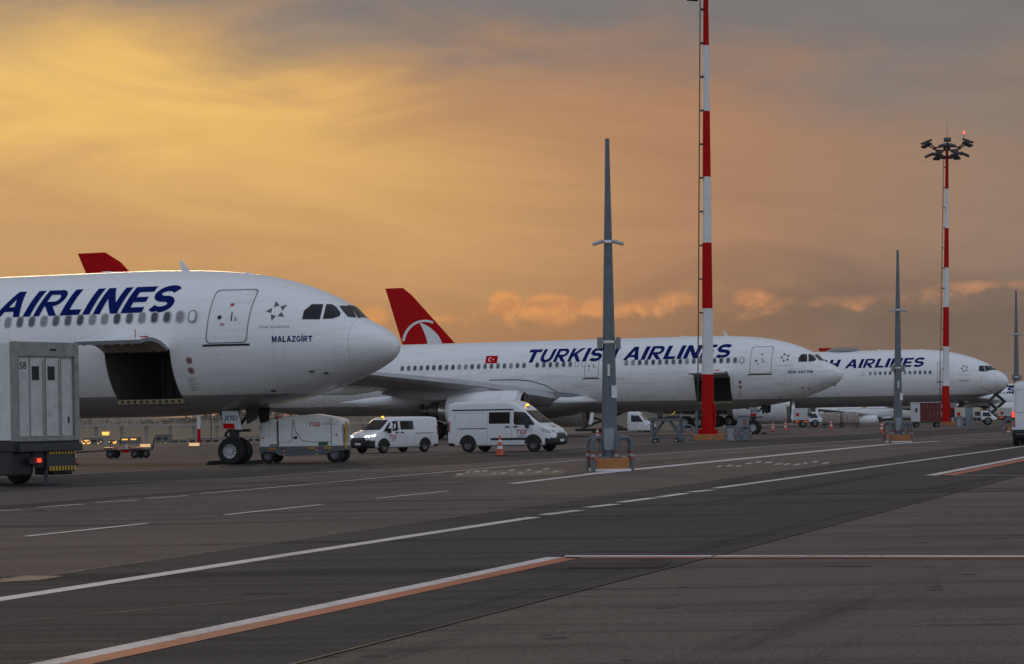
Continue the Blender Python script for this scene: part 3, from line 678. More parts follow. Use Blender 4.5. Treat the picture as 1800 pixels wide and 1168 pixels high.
        for x in (xa-.03,xb+.03):
            for i in range(n): mb.add([(x,*out[i]),(x,*out[i+1]),(x,*inn[i+1]),(x,*inn[i])], [(0,1,2,3)])
        for i in (0,n): mb.add([(xa-.03,*out[i]),(xb+.03,*out[i]),(xb+.03,*inn[i]),(xa-.03,*inn[i])], [(0,1,2,3)])
        cd = mb.build('cargo_door', [white, mat('door_lining', (.34,.31,.27), .6, var=.25), outl], root)
        for k in range(1,7):
            x = xb+(xa-xb)*k/7; mb = MB()
            for i in range(n): y0_,z0_ = inn[i]; y1_,z1_ = inn[i+1]; mb.cyl((x,y0_,z0_-.02),(x,y1_,z1_-.02),.03,n=5)
            mb.build('door_frame_rib', [mat('door_lining', (.3,.3,.3))], cd)
        for k in range(9): x = xb+.15+(xa-xb-.3)*k/8; mb = MB(); mb.box((x,hy-.06,hz+.02),(.10,.12,.08)); mb.build('door_hinge', [alu], cd)
        mb = MB(); mb.box((xa-.9,hy-.25,hz+.42),(.32,.02,.16)); mb.cyl((xa-1.25,hy-.25,hz+.1),(xa-1.25,hy-.25,hz+.75),.02,n=6); mb.build('warning_flag', [rpaint], cd)
    # wings, engines, tail ----------------------------------------------------------
    if big:
        W_ = [(2.9,24.5,14.0,3.1,.13),(9.8,31.5,9.6,3.9,.11),(21,43,5.6,5.0,.10),(32.4,55.5,1.4,6.6,.09)]
        fin = [(0,8.0,61.0,69.1),(1,17.2,69.35,71.9)]; ez, er, ey, ex, eL, ec = 2.35,1.97,9.6,22.0,6.2,2.6
    else:
        W_ = [(2.6,20.8,12.0,2.85,.13),(9.4,25.3,8.3,3.9,.115),(19,31.8,5.2,4.9,.10),(28.6,38.2,2.4,5.8,.09),(29.6,39.4,1.5,6.9,.08)]
        fin = [(0,7.2,51.9,59.6),(1,15.9,60.3,63.5)]; ez, er, ey, ex, eL, ec = 2.1,1.42,9.37,21.75,5.7,2.4
    if opts.get('wings', True):
        for sd in (-1,1):
            w = wing(W_, sd, 'wing', root, wgrey, xg)
            mb = MB()
            wx = float(np.interp(6.0,[a[0] for a in W_],[a[1] for a in W_]))
            engine(root, xg-ex, sd*ey, ez, er, eL, ec, sd, xg, float(np.interp(ey,[a[0] for a in W_],[a[3] for a in W_])))
            for yy in ((6.2,12.5,17.5,22.5) if not big else (7,14,20,25)):
                sL, ch, zz = (float(np.interp(yy,[a[0] for a in W_],[a[i] for a in W_])) for i in (1,2,3)); mb = MB()
                xe = xg-sL-ch*.55; Lf = ch*.75+1.2
                mb.rings([[Vector((xe-t*Lf, sd*yy+.28*rr_*math.cos(a), zz-.42-.1*t+.42*rr_*math.sin(a))) for a in [2*math.pi*i/10 for i in range(10)]] for t, rr_ in ((0,.05),(.15,.6),(.4,1),(.7,.8),(1,.08))])
                mb.build('flap_fairing', [white], root, smooth=True)
        # belly and wing root fairing
        mb = MB(); zc = 2.75 if not big else 3.1; s0 = W_[0][1]-3.0; Lf = W_[0][2]+9
        mb.rings([[Vector((xg-s0-t*Lf, (2.95 if not big else 3.3)*k*math.cos(a), zc+(1.55 if not big else 1.75)*k2*math.sin(a))) for a in [2*math.pi*i/28 for i in range(28)]] for t,k,k2 in ((0,.55,.05),(.06,.9,.45),(.14,1.01,.72),(.25,1.05,.9),(.5,1.06,.95),(.75,1.02,.82),(.9,.85,.5),(1,.5,.06))])
        mb.build('belly_fairing', [skin], root, smooth=True)
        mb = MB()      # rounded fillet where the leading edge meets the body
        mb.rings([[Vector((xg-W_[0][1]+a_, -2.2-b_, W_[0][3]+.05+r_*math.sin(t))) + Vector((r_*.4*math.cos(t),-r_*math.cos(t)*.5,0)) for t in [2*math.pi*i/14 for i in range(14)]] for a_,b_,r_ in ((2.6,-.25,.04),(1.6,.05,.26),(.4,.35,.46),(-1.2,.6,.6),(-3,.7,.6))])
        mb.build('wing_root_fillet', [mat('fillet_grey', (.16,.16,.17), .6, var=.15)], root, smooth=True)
        if not big and kind == '330':
            f2 = B.pix(M2); mb = MB(); pp = [f2(x_,y_) for x_,y_ in ((860,668.5),(905,667.5),(933,670),(960,678),(988,694),(1010,712),(1027,725))]
            mb.tube([p_+n_*.02 for p_,n_ in pp], .035, 5); mb.build('fairing_joint', [dsteel], root)
        mx = W_[0][1]+W_[0][2]*(.86 if not big else .60)
        for sd in (-1,1): gear_leg(root, 'main_gear', xg-mx, sd*(5.3 if not big else 5.6), 3.0, .69, .5, .70, [-.99,.99] if not big else [-1.48,0,1.48], 1.2)
    (_,z0,a0,b0),(_,z1,a1,b1) = fin; mb = MB(); R = []
    for t in (0,.3,.6,.9,.97,1.0):
        z = z0+(z1-z0)*t; a = a0+(a1-a0)*t+(0 if t<.93 else (t-.9)*(6 if not big else 3)); b = b0+(b1-b0)*t; c = b-a; loop = []
        for i in range(9):
            u = (1-math.cos(math.pi*i/8))/2; th = .09*c*5*(.2969*math.sqrt(u)-.126*u-.3516*u*u+.2843*u**3-.1036*u**4)*.5; loop.append((u,th))
        R.append([Vector((xg-a-u*c,-th,z)) for u,th in loop]+[Vector((xg-a-u*c,th,z)) for u,th in loop[::-1][1:-1]])
    mb.rings(R); fo = mb.build('tail_fin', [red], root, smooth=True, auto=50)
    fb = BVHTree.FromPolygons(mb.v, mb.f)
    def fside(x, z):
        h = fb.ray_cast(Vector((x,-6,z)), Vector((0,1,0)))
        if h[0] is None: h = fb.find_nearest(Vector((x,0,z)))
        return h[0], Vector((0,-1,0))
    if big:           # ring and bird shape on the lower fin
        cx, cz, Rr = xg-67.0, 10.4, 2.9; loops = []
        def onf(x, z): t = (z-z0)/(z1-z0); s = xg-x; return a0+(a1-a0)*t+.12 < s < b0+(b1-b0)*t-.05
        O = [(cx+Rr*math.cos(a), cz+Rr*math.sin(a)) for a in np.linspace(math.radians(44),math.radians(182),26)]; I = [(cx+.05+(Rr-.30)*math.cos(a), cz+(Rr-.26)*math.sin(a)) for a in np.linspace(math.radians(44),math.radians(182),26)]
        loops = [[O[i],O[i+1],I[i+1],I[i]] for i in range(25)]
        nb = 10; Lb = [(cx-.55+1.0*math.sin(t*1.45), cz+2.55-2.9*t) for t in np.linspace(0,1,nb)]; Rb = [(cx-.5+2.9*math.sin(t*1.40)**.9, cz+2.55-2.9*t**1.25) for t in np.linspace(0,1,nb)]
        loops += [[Lb[i],Rb[i],Rb[i+1],Lb[i+1]] for i in range(nb-1)]
        mb = MB(); 
        for L in loops:
            a = art([L], .3)
            if all(onf(*p) for p in L): lay(mb, a, fside, .02)
        mb.build('fin_emblem', [white], fo)
    mb = MB(); mb.prism([(xg-a0-.1,z0+.3),(xg-a1-.0-(0 if big else .0),z1-1.4),(xg-a1-.12,z1-1.4),(xg-a0-.35,z0+.3)], -.03, .03); mb.build('fin_leading_edge', [alu], fo)
    for sd in (-1,1): wing([(.6,a0+3.2,5.6,6.3,.10),(9.7 if not big else 10.7,a0+9.6,2.0,7.0,.09)], sd, 'tailplane', root, wgrey if big else white, xg)
    # nose gear, doors with the registration letters --------------------------------
    ng = gear_leg(root, 'nose_gear', 0, 0, 2.3, .52, .36, .34, None, .9)
    mb = MB(); 
    for a,b in (((.15,-.12,1.0),(.15,-.12,2.1)), ((-.12,-.15,.9),(-.2,-.16,2.0)), ((-.15,.12,.7),(-.3,.1,2.0)), ((.1,-.2,1.25),(.65,-.2,1.3))): mb.cyl(a,b,.028,n=6)
    mb.box((.05,-.1,1.45),(.35,.3,.12)); mb.box((.45,-.15,1.28),(.5,.12,.1)); mb.cyl((-.5,-.2,1.95),(-.35,-.2,1.95),.09,n=10); mb.build('hydraulic_lines', [dsteel], ng)
    zd = B.b(xg+.2)+.05; mb = MB(); mb.add([(-.25,-.62,zd),(.42,-.62,zd-.02),(.62,-.70,zd-.72),(-.12,-.70,zd-.68),(-.25,-.59,zd),(.42,-.59,zd-.02),(.62,-.67,zd-.72),(-.12,-.67,zd-.68)], [(0,1,2,3),(7,6,5,4),(0,4,5,1),(1,5,6,2),(2,6,7,3),(3,7,4,0)])
    gd = mb.build('gear_door', [mat('gear_door_white', (.5,.5,.52), .5, var=.1)], root)
    fd = lambda u,v: (Vector((u,-.62-.113*(zd-v)-.0,v)), Vector((0,-1,0)))
    if opts.get('reg'):
        titled(gd, fd, opts['reg'], -.12, .42, zd-.42, .24, navy, 'registration_lettering', 0.0, .006, 0, .012)
        mb = MB(); lay(mb, art([[(-.13,zd-.67),(.34,zd-.69),(.29,zd-.49),(-.17,zd-.47)]], 0), fd, .008); mb.build('red_placard', [rpaint], gd)
    mb = MB(); mb.prism([(.7,zd+.1),(1.25,zd+.12),(1.2,zd-.4),(.85,zd-.5)], .42, .46); mb.build('gear_bay_door', [dark], root); mb = MB(); mb.prism([(.66,zd+.1),(1.2,zd+.12),(1.12,zd-.32),(.72,zd-.52)], -.46, -.42); mb.build('gear_bay_door', [dark], root)
    if opts.get('chocks'):
        for sx in (-.78,.78):
            mb = MB(); mb.prism([(sx-.16,0.006),(sx+.16,0.006),(sx+.06,.15),(sx-.06,.15)], -.6, .5); c = mb.build('wheel_chock', [black]); c.matrix_world = M
            tag(c, opts['chocks']+(' behind its wheels' if sx<0 else ' in front of its wheels'), 'chock', 'black chocks at the nose wheels')
    return root
f1 = A330.pix(M1)
def loc1(x, y): p, n = f1(x, y); return p.x, p.z
z2 = lambda L: [(340+a/4.737, 460+b/4.737) for a,b in L]
COCK = [z2([(908,478),(924,412),(987,361),(1077,361),(1050,478)]), z2([(1081,476),(1108,362),(1152,361),(1188,383),(1222,430),(1215,453),(1160,472)]), z2([(1215,373),(1300,373),(1318,380),(1352,465),(1285,457)]), z2([(1318,373),(1345,373),(1420,462),(1368,466)])]
(tlx,tlz),(brx,brz) = loc1(379,510), loc1(437,603); stx, stz = loc1(486,547); n0, n1 = loc1(478,602), loc1(549,600)
wins = [7.54+.513*i for i in range(17)]
long = wins+[20.1+.52*i for i in range(6)]+[23.75+.52*i for i in range(20)]
xg = 6.67; base = dict(doors=[(6.67-tlx,6.67-brx,brz,tlz),(18.95,17.85,4.45,6.3)], cock=COCK, cockM=M1, star=(stx,stz,.36), flag=(6.67-26.4,6.02), blank=(7.03,19.05,19.58))
airliner('airliner', 'large white airliner nearest the camera with open cargo hold, lettered AIRLINES', M1, A330, '330', dict(base, win=long, titles=[('TURKISH',xg-23.6,xg-16.6,5.74,.92),('AIRLINES',xg-15.4,xg-7.80,5.70,1.0)], nametxt=('MALAZGİRT',n0[0],n1[0],n0[1]+.0,.215), reg='JOD', dirt=.26, seed=.2, wings=True, chocks='black rubber chock at nose wheel of nearest airliner'))
airliner('airliner', 'middle white airliner with streaked grimy flanks behind the red and white mast', M2, A330, '330', dict(base, win=long, titles=[('TURKISH',xg-23.75,xg-16.35,5.70,1.02),('AIRLINES',xg-16.05,xg-7.85,5.70,1.02)], nametxt=('RİZE-ARTVİN',xg-3.72,xg-1.95,n0[1]-.02,.19), reg='JOJ', dirt=.62, seed=.9, chocks='black rubber chock at nose wheel of middle airliner'))
z3 = lambda L: [(1440+a/4.867, 560+b/4.867) for a,b in L]
C3 = [z3([(1368,408),(1405,406),(1418,455),(1366,450)]), z3([(1412,405),(1447,407),(1478,440),(1424,452)]), z3([(1452,407),(1488,408),(1524,440),(1484,442)])]
xb = 5.9
airliner('airliner', 'farther white airliner with red fin and rounded nose behind the second mast', M3, B777, '777', dict(win=[8.04+.53*i for i in range(13)]+[22+.53*i for i in range(50)], blank=(15.2,), doors=[(7.3,6.2,4.63,6.71),(19.3,18.1,4.5,6.75)], cock=C3, cockM=M3, star=(xb-4.45,5.98,.42), titles=[('TURKISH',xb-26.2,xb-17.6,6.28,1.0),('AIRLINES',xb-17.2,xb-8.6,6.28,1.0)], smudge=(xb-5.0,4.62), reg='JJK', dirt=.34, seed=.5, slant=.0, aerial=((13.5,.12,.5),(9.0,.1,.3)), ports=((2.7,5.0),(2.7,3.95),(2.3,3.75),(1.9,3.6),(18,3.5),(15.5,3.0),(14.9,3.0))))
# ================================================================ vans
def van_body(stations, W, n_r=4):
    """stations: x, z bottom, z top, half width, roof narrowing; returns verts, faces of a lofted shell"""
    R = []
    for x, zb, zt, w, tum in stations:
        belt = min(zb+.85, zb+(zt-zb)*.62); r = min(.16, (zt-belt)*.6); wt = w-tum
        half = [(w*.86,zb),(w-.03,zb+.05)]+[(w,zb+(belt-zb)*t) for t in (.17,.33,.5,.66,.83)]+[(w-.005,belt)]
        for k in range(n_r+1):
            a = math.radians(90*k/n_r); half.append((wt-r+r*math.cos(a), zt-r+r*math.sin(a)))
        half.append((wt*.5, zt+.012))
        R.append([Vector((x,-y,z)) for y,z in half]+[Vector((x,y,z)) for y,z in half[::-1]])
    return R
def project_side(bvh, sg):
    def f(u, v):
        h = bvh.ray_cast(Vector((u,sg*4,v)), Vector((0,-sg,0)))
        if h[0] is None: h = bvh.find_nearest(Vector((u,sg*1,v)))
        n = h[1] if h[1].y*sg > 0 else -h[1]; return h[0], n
    return f
def project_front(bvh, sg=1):
    def f(u, v):
        h = bvh.ray_cast(Vector((sg*6,u,v)), Vector((-sg,0,0)))
        if h[0] is None: h = bvh.find_nearest(Vector((sg*2.4,u,v)))
        n = h[1] if h[1].x*sg > 0 else -h[1]; return h[0], n
    return f
def project_top(bvh):
    def f(u, v):
        h = bvh.ray_cast(Vector((u,v,6)), Vector((0,0,-1)))
        if h[0] is None: h = bvh.find_nearest(Vector((u,v,2)))
        return h[0], (h[1] if h[1].z > 0 else -h[1])
    return f
tgs = mat('logo_red', (.45,.015,.025), .45)
def logo(root, f, x0, z0, h, flip):
    w = h*2.6
    if flip: titled(root, lambda u,v: f(-u,v), 'TGS', -x0-w/2, -x0+w/2, z0, h, tgs, 'company_lettering', .25, .02, .2, .008)
    else: titled(root, f, 'TGS', x0-w/2, x0+w/2, z0, h, tgs, 'company_lettering', .25, .02, .2, .008)
    for k, t in enumerate(('TURKISH','GROUND SERVICES')):
        ww = w*(.6 if k == 0 else 1.0); zz = z0-h*(.42+.34*k)
        if flip: titled(root, lambda u,v: f(-u,v), t, -x0-ww/2, -x0+ww/2, zz, h*.22, navy, 'company_small_print', 0, .0, 0, .008)
        else: titled(root, f, t, x0-ww/2, x0+ww/2, zz, h*.22, navy, 'company_small_print', 0, .0, 0, .008)
def van(label, loc, rz, st, wheels, glazing, wind, opts, scale=1.0):
    root = thing('van', label, 'van', loc, rz, 'white airport vans', scale); R = van_body(st, 1)
    mb = MB(); mb.rings(R)
    for i, f in enumerate(mb.f):
        c = sum((Vector(mb.v[k]) for k in f), Vector())/len(f)
        if (c.x > st[-1][0]-.75 and c.z < opts['bump'] and (c.x > wheels[1]+.45 or c.z < .3)) or (c.x < st[0][0]+.25 and c.z < .48) or c.z < .26: mb.mi[i] = 1
    body = mb.build('body', [vwhite, plastic], root, smooth=True, auto=38); bvh = BVHTree.FromPolygons(mb.v, mb.f)
    hw = max(s[3] for s in st)
    fs = {sg: project_side(bvh, sg) for sg in (-1,1)}; ff = project_front(bvh); fr = project_front(bvh,-1)
    for sg in (-1,1):
        f = fs[sg]
        for L in glazing:
            mb = MB(); lay(mb, art([L], .25), f, .010); mb.cur = 1
            cx = sum(p[0] for p in L)/len(L); cz = sum(p[1] for p in L)/len(L); O = [(cx+(x-cx)*1.04,cz+(z-cz)*1.07) for x,z in L]
            for qd in strip(O, L): lay(mb, art([qd], .25), f, .006)
            mb.build('side_window', [glass, plastic], body)
        for L in opts['seams']:
            mb = MB()
            for (xa,za),(xb_,zb) in zip(L, L[1:]):
                d = Vector((xb_-xa,zb-za)).normalized()*.006; lay(mb, art([[(xa-d.y,za+d.x),(xb_-d.y,zb+d.x),(xb_+d.y,zb-d.x),(xa+d.y,za-d.x)]], .25), f, .004)
            mb.build('door_seam', [outl], body)
        for x in opts['handles']: mb = MB(); p, n = f(x, opts['hz']); mb.box(p+n*.02, (.2,.05,.05)); mb.build('door_handle', [plastic], body)
        if opts.get('rail'):
            a, b, z = opts['rail']; mb = MB(); lay(mb, art([[(a,z-.018),(b,z-.018),(b,z+.018),(a,z+.018)]], .3), f, .006); mb.build('door_rail', [dsteel], body)
        if opts.get('strip'):
            mb = MB(); lay(mb, art([opts['strip']], .3), f, .018); mb.build('rub_strip', [plastic], body)
        if opts.get('gutter'):
            mb = MB(); lay(mb, art([opts['gutter']], .3), f, .012); mb.build('roof_gutter', [plastic], body)
        for x in wheels:
            mb = MB(); A = [(x+.44*math.cos(a), .36+.46*math.sin(a)) for a in np.linspace(math.radians(-32),math.radians(212),20)]
            lay(mb, art([A], .2), f, .008); mb.build('wheel_arch', [dark], body)
            wheel('wheel', root, (x,sg*(hw-.10),.335), .335, .22, mat('hub_cap', (.17,.17,.18), .45, metal=.4, var=.35, scale=14), n=22)
        logo(body, f, opts['logo'][0], opts['logo'][1], opts['logo'][2], sg > 0)
        mb = MB(); L = opts['lamp']; lay(mb, art([L], .15), f, .012); mb.build('headlamp', [headlamp if opts.get('lit') else lens], body)
        L2 = opts['lampf']; mb = MB(); lay(mb, art([[(sg*y,z) for y,z in L2]], .15), ff, .014); mb.build('headlamp', [headlamp if opts.get('lit') else lens], body)
        mb = MB(); lay(mb, art([[(st[0][0]+.02,.95),(st[0][0]+.11,.95),(st[0][0]+.13,1.45),(st[0][0]+.05,1.45)]], .2), f, .012); mb.build('tail_lamp', [reddark], body)
        mb = MB(); p, n = f(opts['mirror'][0], opts['mirror'][1]); mb.box(p+Vector((0,sg*.13,.02)), (.12,.24,.27)); mb.box(p+Vector((-.03,sg*.02,-.08)), (.08,.12,.06)); mb.build('door_mirror', [plastic], body, bevel=.03)
    mb = MB(); lay(mb, art([wind], .15), ff, .010); mb.build('windscreen', [glass], body)
    mb = MB()
    for sg in (-1,1): p, n = ff(sg*.35, wind[0][1]+.03); mb.cyl(p+n*.03, p+n*.03+Vector((-.14,sg*-.45,.12)), .012, n=5)
    mb.build('wiper', [plastic], body)
    mb = MB(); g = opts['grille']; lay(mb, art([g], .15), ff, .012); mb.build('grille', [plastic], body)
    mb = MB(); lay(mb, art([rrect(0,opts['badge'],.20,.085,.04)], 0), ff, .02); mb.build('badge', [alu], body)
    mb = MB(); lay(mb, art([rrect(0,.52,.5,.11,.01)], 0), ff, .03); mb.build('number_plate', [wpaint], body)
    bx, bz = opts['beacon']; mb = MB(); mb.revolve([(0,.09),(.04,.085)], (bx,0,bz), 'Z', 12, True); mb.cur = 1; mb.revolve([(.04,.075),(.11,.07),(.15,.04),(.155,.001)], (bx,0,bz), 'Z', 12); mb.build('beacon', [plastic, amber], body, smooth=True)
    ft = project_top(bvh); hx = opts['hood']; titled(body, lambda u,v: ft(hx+v, -u), 'TGS', -.26, .26, -.08, .17, tgs, 'bonnet_lettering', .25, .02, .2, .008)
    return root
ST2 = [(-2.66,.42,2.18,.93,.10),(-2.62,.3,2.27,.975,.10),(-2.3,.28,2.34,.99,.09),(-1,.28,2.37,.995,.09),(.35,.28,2.36,.995,.09),(.62,.28,2.30,.995,.10),(.95,.28,2.10,.995,.13),(1.17,.28,1.93,.99,.14),(1.55,.28,1.62,.985,.12),(1.98,.28,1.29,.975,.05),(2.25,.28,1.17,.95,.04),(2.5,.3,1.03,.90,.04),(2.62,.34,.88,.82,.03),(2.68,.42,.72,.70,.02)]
van2_opts = dict(bump=.62, seams=[[(-.62,.35),(-.62,1.85)],[(.62,.35),(.60,1.85)],[(1.62,.5),(1.55,1.2)],[(-2.3,1.75),(-2.3,1.2)],[(-2.3,1.82),(-.75,1.82)]], handles=[.40,.82], hz=1.17, rail=(-2.15,-.65,1.10), strip=[(-.45,.56),(1.45,.56),(1.38,.66),(-.45,.66)], gutter=[(-2.45,1.93),(.75,1.93),(.62,1.99),(-2.45,1.99)],
  logo=(1.12,.83,.20), lamp=[(2.0,1.12),(2.12,.93),(2.52,.84),(2.46,.96)], lampf=[(.52,.86),(.80,.92),(.80,1.02),(.56,.96)], mirror=(1.42,1.22), grille=[(-.52,.66),(.52,.66),(.50,.86),(-.50,.86)], badge=.92, beacon=(1.0,2.07), hood=2.28)
GL2 = [[(-.52,1.33),(.50,1.33),(.50,1.83),(-.52,1.83)], [(.72,1.36),(.80,1.27),(1.74,1.25),(1.42,1.62),(1.22,1.80),(.72,1.84)]]
p = G(880,796); p2 = G(838,797)
van('high-roof white van with dark side windows parked beside an orange cone', G(894,794.5), math.radians(-24), ST2, (-1.62,1.68), GL2, [(-.80,1.33),(.80,1.33),(.76,1.62),(.68,1.90),(-.68,1.90),(-.76,1.62)], van2_opts)
ST1 = [(-2.46,.42,1.80,.93,.10),(-2.42,.3,1.90,.975,.10),(-2.1,.28,1.95,.99,.10),(-.6,.28,1.97,.995,.10),(.55,.28,1.94,.995,.11),(.82,.28,1.86,.995,.13),(1.15,.28,1.62,.99,.13),(1.5,.28,1.36,.985,.09),(1.72,.28,1.22,.98,.05),(2.1,.28,1.13,.95,.04),(2.33,.3,1.04,.90,.04),(2.43,.34,.92,.82,.03),(2.49,.42,.76,.70,.02)]
van1_opts = dict(van2_opts, bump=.74, seams=[[(-.72,.35),(-.72,1.8)],[(.40,.35),(.38,1.8)],[(1.42,.5),(1.35,1.15)]], handles=[.2,.58], hz=1.12, rail=(-2.1,-.75,1.05), strip=None, gutter=None, logo=(.86,.78,.20), lamp=[(1.98,1.06),(2.05,.94),(2.42,.86),(2.40,.95)], lampf=[(.46,.88),(.82,.92),(.82,1.00),(.50,.95)], mirror=(1.18,1.2), grille=[(-.62,.60),(.62,.60),(.58,.86),(-.58,.86)], badge=.93, beacon=(.75,1.87), hood=1.98, lit=True)
GL1 = [[(-.62,1.28),(.28,1.28),(.28,1.72),(-.62,1.72)], [(.48,1.3),(.56,1.22),(1.46,1.19),(1.18,1.48),(.95,1.70),(.48,1.73)]]
v1 = G(692,796)
van('low white van with lit headlamps beside the white power cart', (v1.x,v1.y,0), math.radians(180+44), ST1, (-1.45,1.5), GL1, [(-.80,1.27),(.80,1.27),(.74,1.55),(.66,1.80),(-.66,1.80),(-.74,1.55)], van1_opts, .87)
# tall panel van cut by the right edge of the picture, seen from behind
ST3 = [(-2.95,.5,2.62,.94,.12),(-2.9,.36,2.72,.99,.12),(-2.5,.34,2.80,1.01,.11),(.6,.34,2.80,1.01,.11),(1.1,.34,2.62,1.01,.13),(1.6,.34,2.1,1.0,.13),(2.1,.34,1.55,.98,.06),(2.7,.36,1.25,.92,.04),(2.95,.45,.95,.78,.03)]
root = thing('panel_van', 'tall white panel van with lit tail lamp cut by the picture edge', 'van', AT(1812,770,80)*Vector((1,1,0)) if False else (AT(1843,770,80).x,81.2,0), math.radians(70), 'white airport vans')
mb = MB(); mb.rings(van_body(ST3,1))
for i, f in enumerate(mb.f):
    c = sum((Vector(mb.v[k]) for k in f), Vector())/len(f)
    if c.z < .62: mb.mi[i] = 1
body = mb.build('body', [vwhite, plastic], root, smooth=True, auto=38); bvh = BVHTree.FromPolygons(mb.v, mb.f); fb_ = project_front(bvh,-1)
for sg in (-1,1):
    mb = MB(); lay(mb, art([[(sg*.85,.82),(sg*.97,.82),(sg*.97,1.55),(sg*.87,1.55)]], .2), fb_, .02); tl = mb.build('tail_lamp', [reddark], body)
    mb = MB(); lay(mb, art([[(sg*.87,1.22),(sg*.96,1.22),(sg*.96,1.48),(sg*.88,1.48)]], .2), fb_, .03); mb.build('lit_lens', [redlamp], tl)
    mb = MB(); lay(mb, art([rrect(sg*.44,1.95,.72,1.0,.1)], .3), fb_, .010); d_ = mb.build('rear_door', [vwhite], body)
    mb = MB(); outline(mb, fb_, rrect(sg*.44,1.95,.74,1.02,.1), .012, .014); mb.build('door_seam', [outl], d_)
    for k in (1.2,2.3): mb = MB(); p_, n_ = fb_(sg*.93,k); mb.box(p_+n_*.02,(.05,.12,.1)); mb.build('door_hinge', [plastic], body)
    mb = MB(); mb.box((-2.98,sg*.55,.62),(.12,.85,.18)); mb.build('bumper', [plastic], body, bevel=.03)
    for x in (-1.85,1.85): wheel('wheel', root, (x,sg*.9,.35), .35, .24, mat('hub_cap',(.2,.2,.2)))
# ================================================================ catering truck at the left edge
def truck():
    c = G(23,848); rz = math.radians(90+52); Wd, Ht, z0 = 2.08, 2.58, 1.22
    # origin at the ground below the left rear corner of the box; x forward, y to the left
    pc = AT(24,700,47.6); root = thing('catering_truck', 'grey box truck numbered 58 with lit red tail lamp at left edge', 'truck', (pc.x,pc.y,0), rz)
    L = 6.4; sh = mat('box_white', (.62,.63,.62), .5, var=.12, dirt=(.4,1.2,(.34,.32,.29))); fr = mat('box_frame', (.27,.26,.245), .6, var=.3, scale=4, dirt=(.5,3,(.12,.11,.10))); dr = mat('box_door', (.50,.49,.47), .55, var=.12, dirt=(.5,2.2,(.24,.22,.2)))
    mb = MB(); mb.bb(.06,L,-Wd,0,z0,z0+Ht); box = mb.build('cargo_box', [sh], root, bevel=.02)
    for y in (-.05,-Wd+.05): mb = MB(); mb.bb(-.05,.12,y-.075,y+.075,z0-.02,z0+Ht+.03); mb.build('corner_post', [fr], box, bevel=.015)
    mb = MB(); mb.bb(-.045,.10,-Wd+.12,-.12,z0+Ht-.36,z0+Ht+.025); mb.build('header', [fr], box, bevel=.01)
    mb = MB(); mb.bb(-.05,.08,-Wd+.12,-.12,z0-.02,z0+.08); mb.build('sill', [fr], box)
    mb = MB(); mb.bb(-.065,-.04,-1.35,-1.15,z0+Ht-.2,z0+Ht-.15); mb.build('lamp', [dark], box)
    ys = [-.16,-.52,-1.02,-1.54,-Wd+.16]
    for k in range(4):
        mb = MB(); d_ = -.012 if k in (1,2) else .012; mb.bb(d_,.09,ys[k]-.02,ys[k+1]+.03,z0+.10,z0+Ht-.40); dd = mb.build('rear_door' if k in (1,2) else 'rear_panel', [dr], box, bevel=.012)
        if k in (1,2):
            mb = MB(); m_ = (ys[k]+ys[k+1])/2+.08; mb.bb(-.03,-.015,m_-.11,m_+.11,z0+Ht-.98,z0+Ht-.62); mb.build('door_window', [dark], dd)
            mb = MB(); mb.bb(-.04,-.013,ys[k+1]+.07,ys[k+1]+.10,z0+.14,z0+Ht-.45); mb.build('locking_bar', [fr], dd)
        if k == 3: mb = MB(); mb.bb(.0,.03,ys[k+1]+.12,ys[k+1]+.17,z0+.45,z0+.62); mb.build('control_switch', [dark], dd)
    titled(box, lambda u,v: (Vector((.012,-u,v)), Vector((-1,0,0))), '58', .205, .42, z0+Ht-.70, .20, dark, 'number_lettering', 0, .012, 0, .006)
    titled(box, lambda u,v: (Vector((-u,0,v)), Vector((0,1,0))), 'Y', -.80, -.62, z0+.36, .24, outl, 'side_lettering', 0, .0, 0, .006)
    mb = MB(); mb.bb(-.02,L,-Wd-.02,.02,z0-.30,z0-.02); mb.build('subframe', [plastic], root, bevel=.02)
    mb = MB(); mb.bb(-.14,.02,-Wd-.04,-.10,z0-.30,z0-.10); mb.build('loading_lip', [dsteel], root, bevel=.02)
    for y in (-.75,-1.75): mb = MB(); mb.bb(.2,L+1.8,y-.1,y+.1,.62,z0-.30); mb.build('chassis_rail', [dsteel], root)
    mb = MB(); mb.bb(-.05,.05,-1.94,-1.0,.40,.98); bp = mb.build('bumper_plate', [dsteel], root, bevel=.02)
    for zz in (.86,.30):
        mb = MB()
        for k in range(9): mb.bb(-.075,-.055,-1.92+k*.10,-1.865+k*.10,zz-.02 if zz>.5 else .40,zz+.11 if zz>.5 else .52)
        mb.build('hazard_stripes', [yellow], bp)['kind'] = 'stuff'
    for y0_ in (-.55,):
        mb = MB(); mb.bb(-.10,.0,y0_-.30,y0_+.14,.60,.78); lb = mb.build('tail_lamp', [plastic], root); mb = MB(); mb.bb(-.115,-.10,y0_-.26,y0_+.02,.62,.76); mb.build('lamp_lens', [reddark], lb)
        mb = MB(); mb.bb(-.125,-.115,y0_-.20,y0_-.08,.64,.74); mb.build('lit_lens', [redlamp], lb)
    mb = MB(); mb.cyl((-.0,-1.0,.42),(-.0,-1.0,.10),.05,n=8); mb.bb(-.15,.15,-1.15,-.85,.03,.08); mb.build('stabiliser_leg', [dsteel], root)
    mb = MB(); mb.bb(.25,1.0,-2.2,-1.5,.35,.75); mb.build('hydraulic_tank', [dsteel], root, bevel=.05)
    mb = MB(); mb.bb(.10,1.0,-.62,.0,.30,.92); mb.build('mudguard', [plastic], root, bevel=.04)
    mb = MB(); mb.bb(.12,.9,-Wd+.1,-1.3,.28,.92); mb.build('battery_case', [plastic], root, bevel=.04)
    mb = MB(); mb.bb(.06,.6,-1.3,-.62,.5,.92); mb.build('cross_member', [dsteel], root)
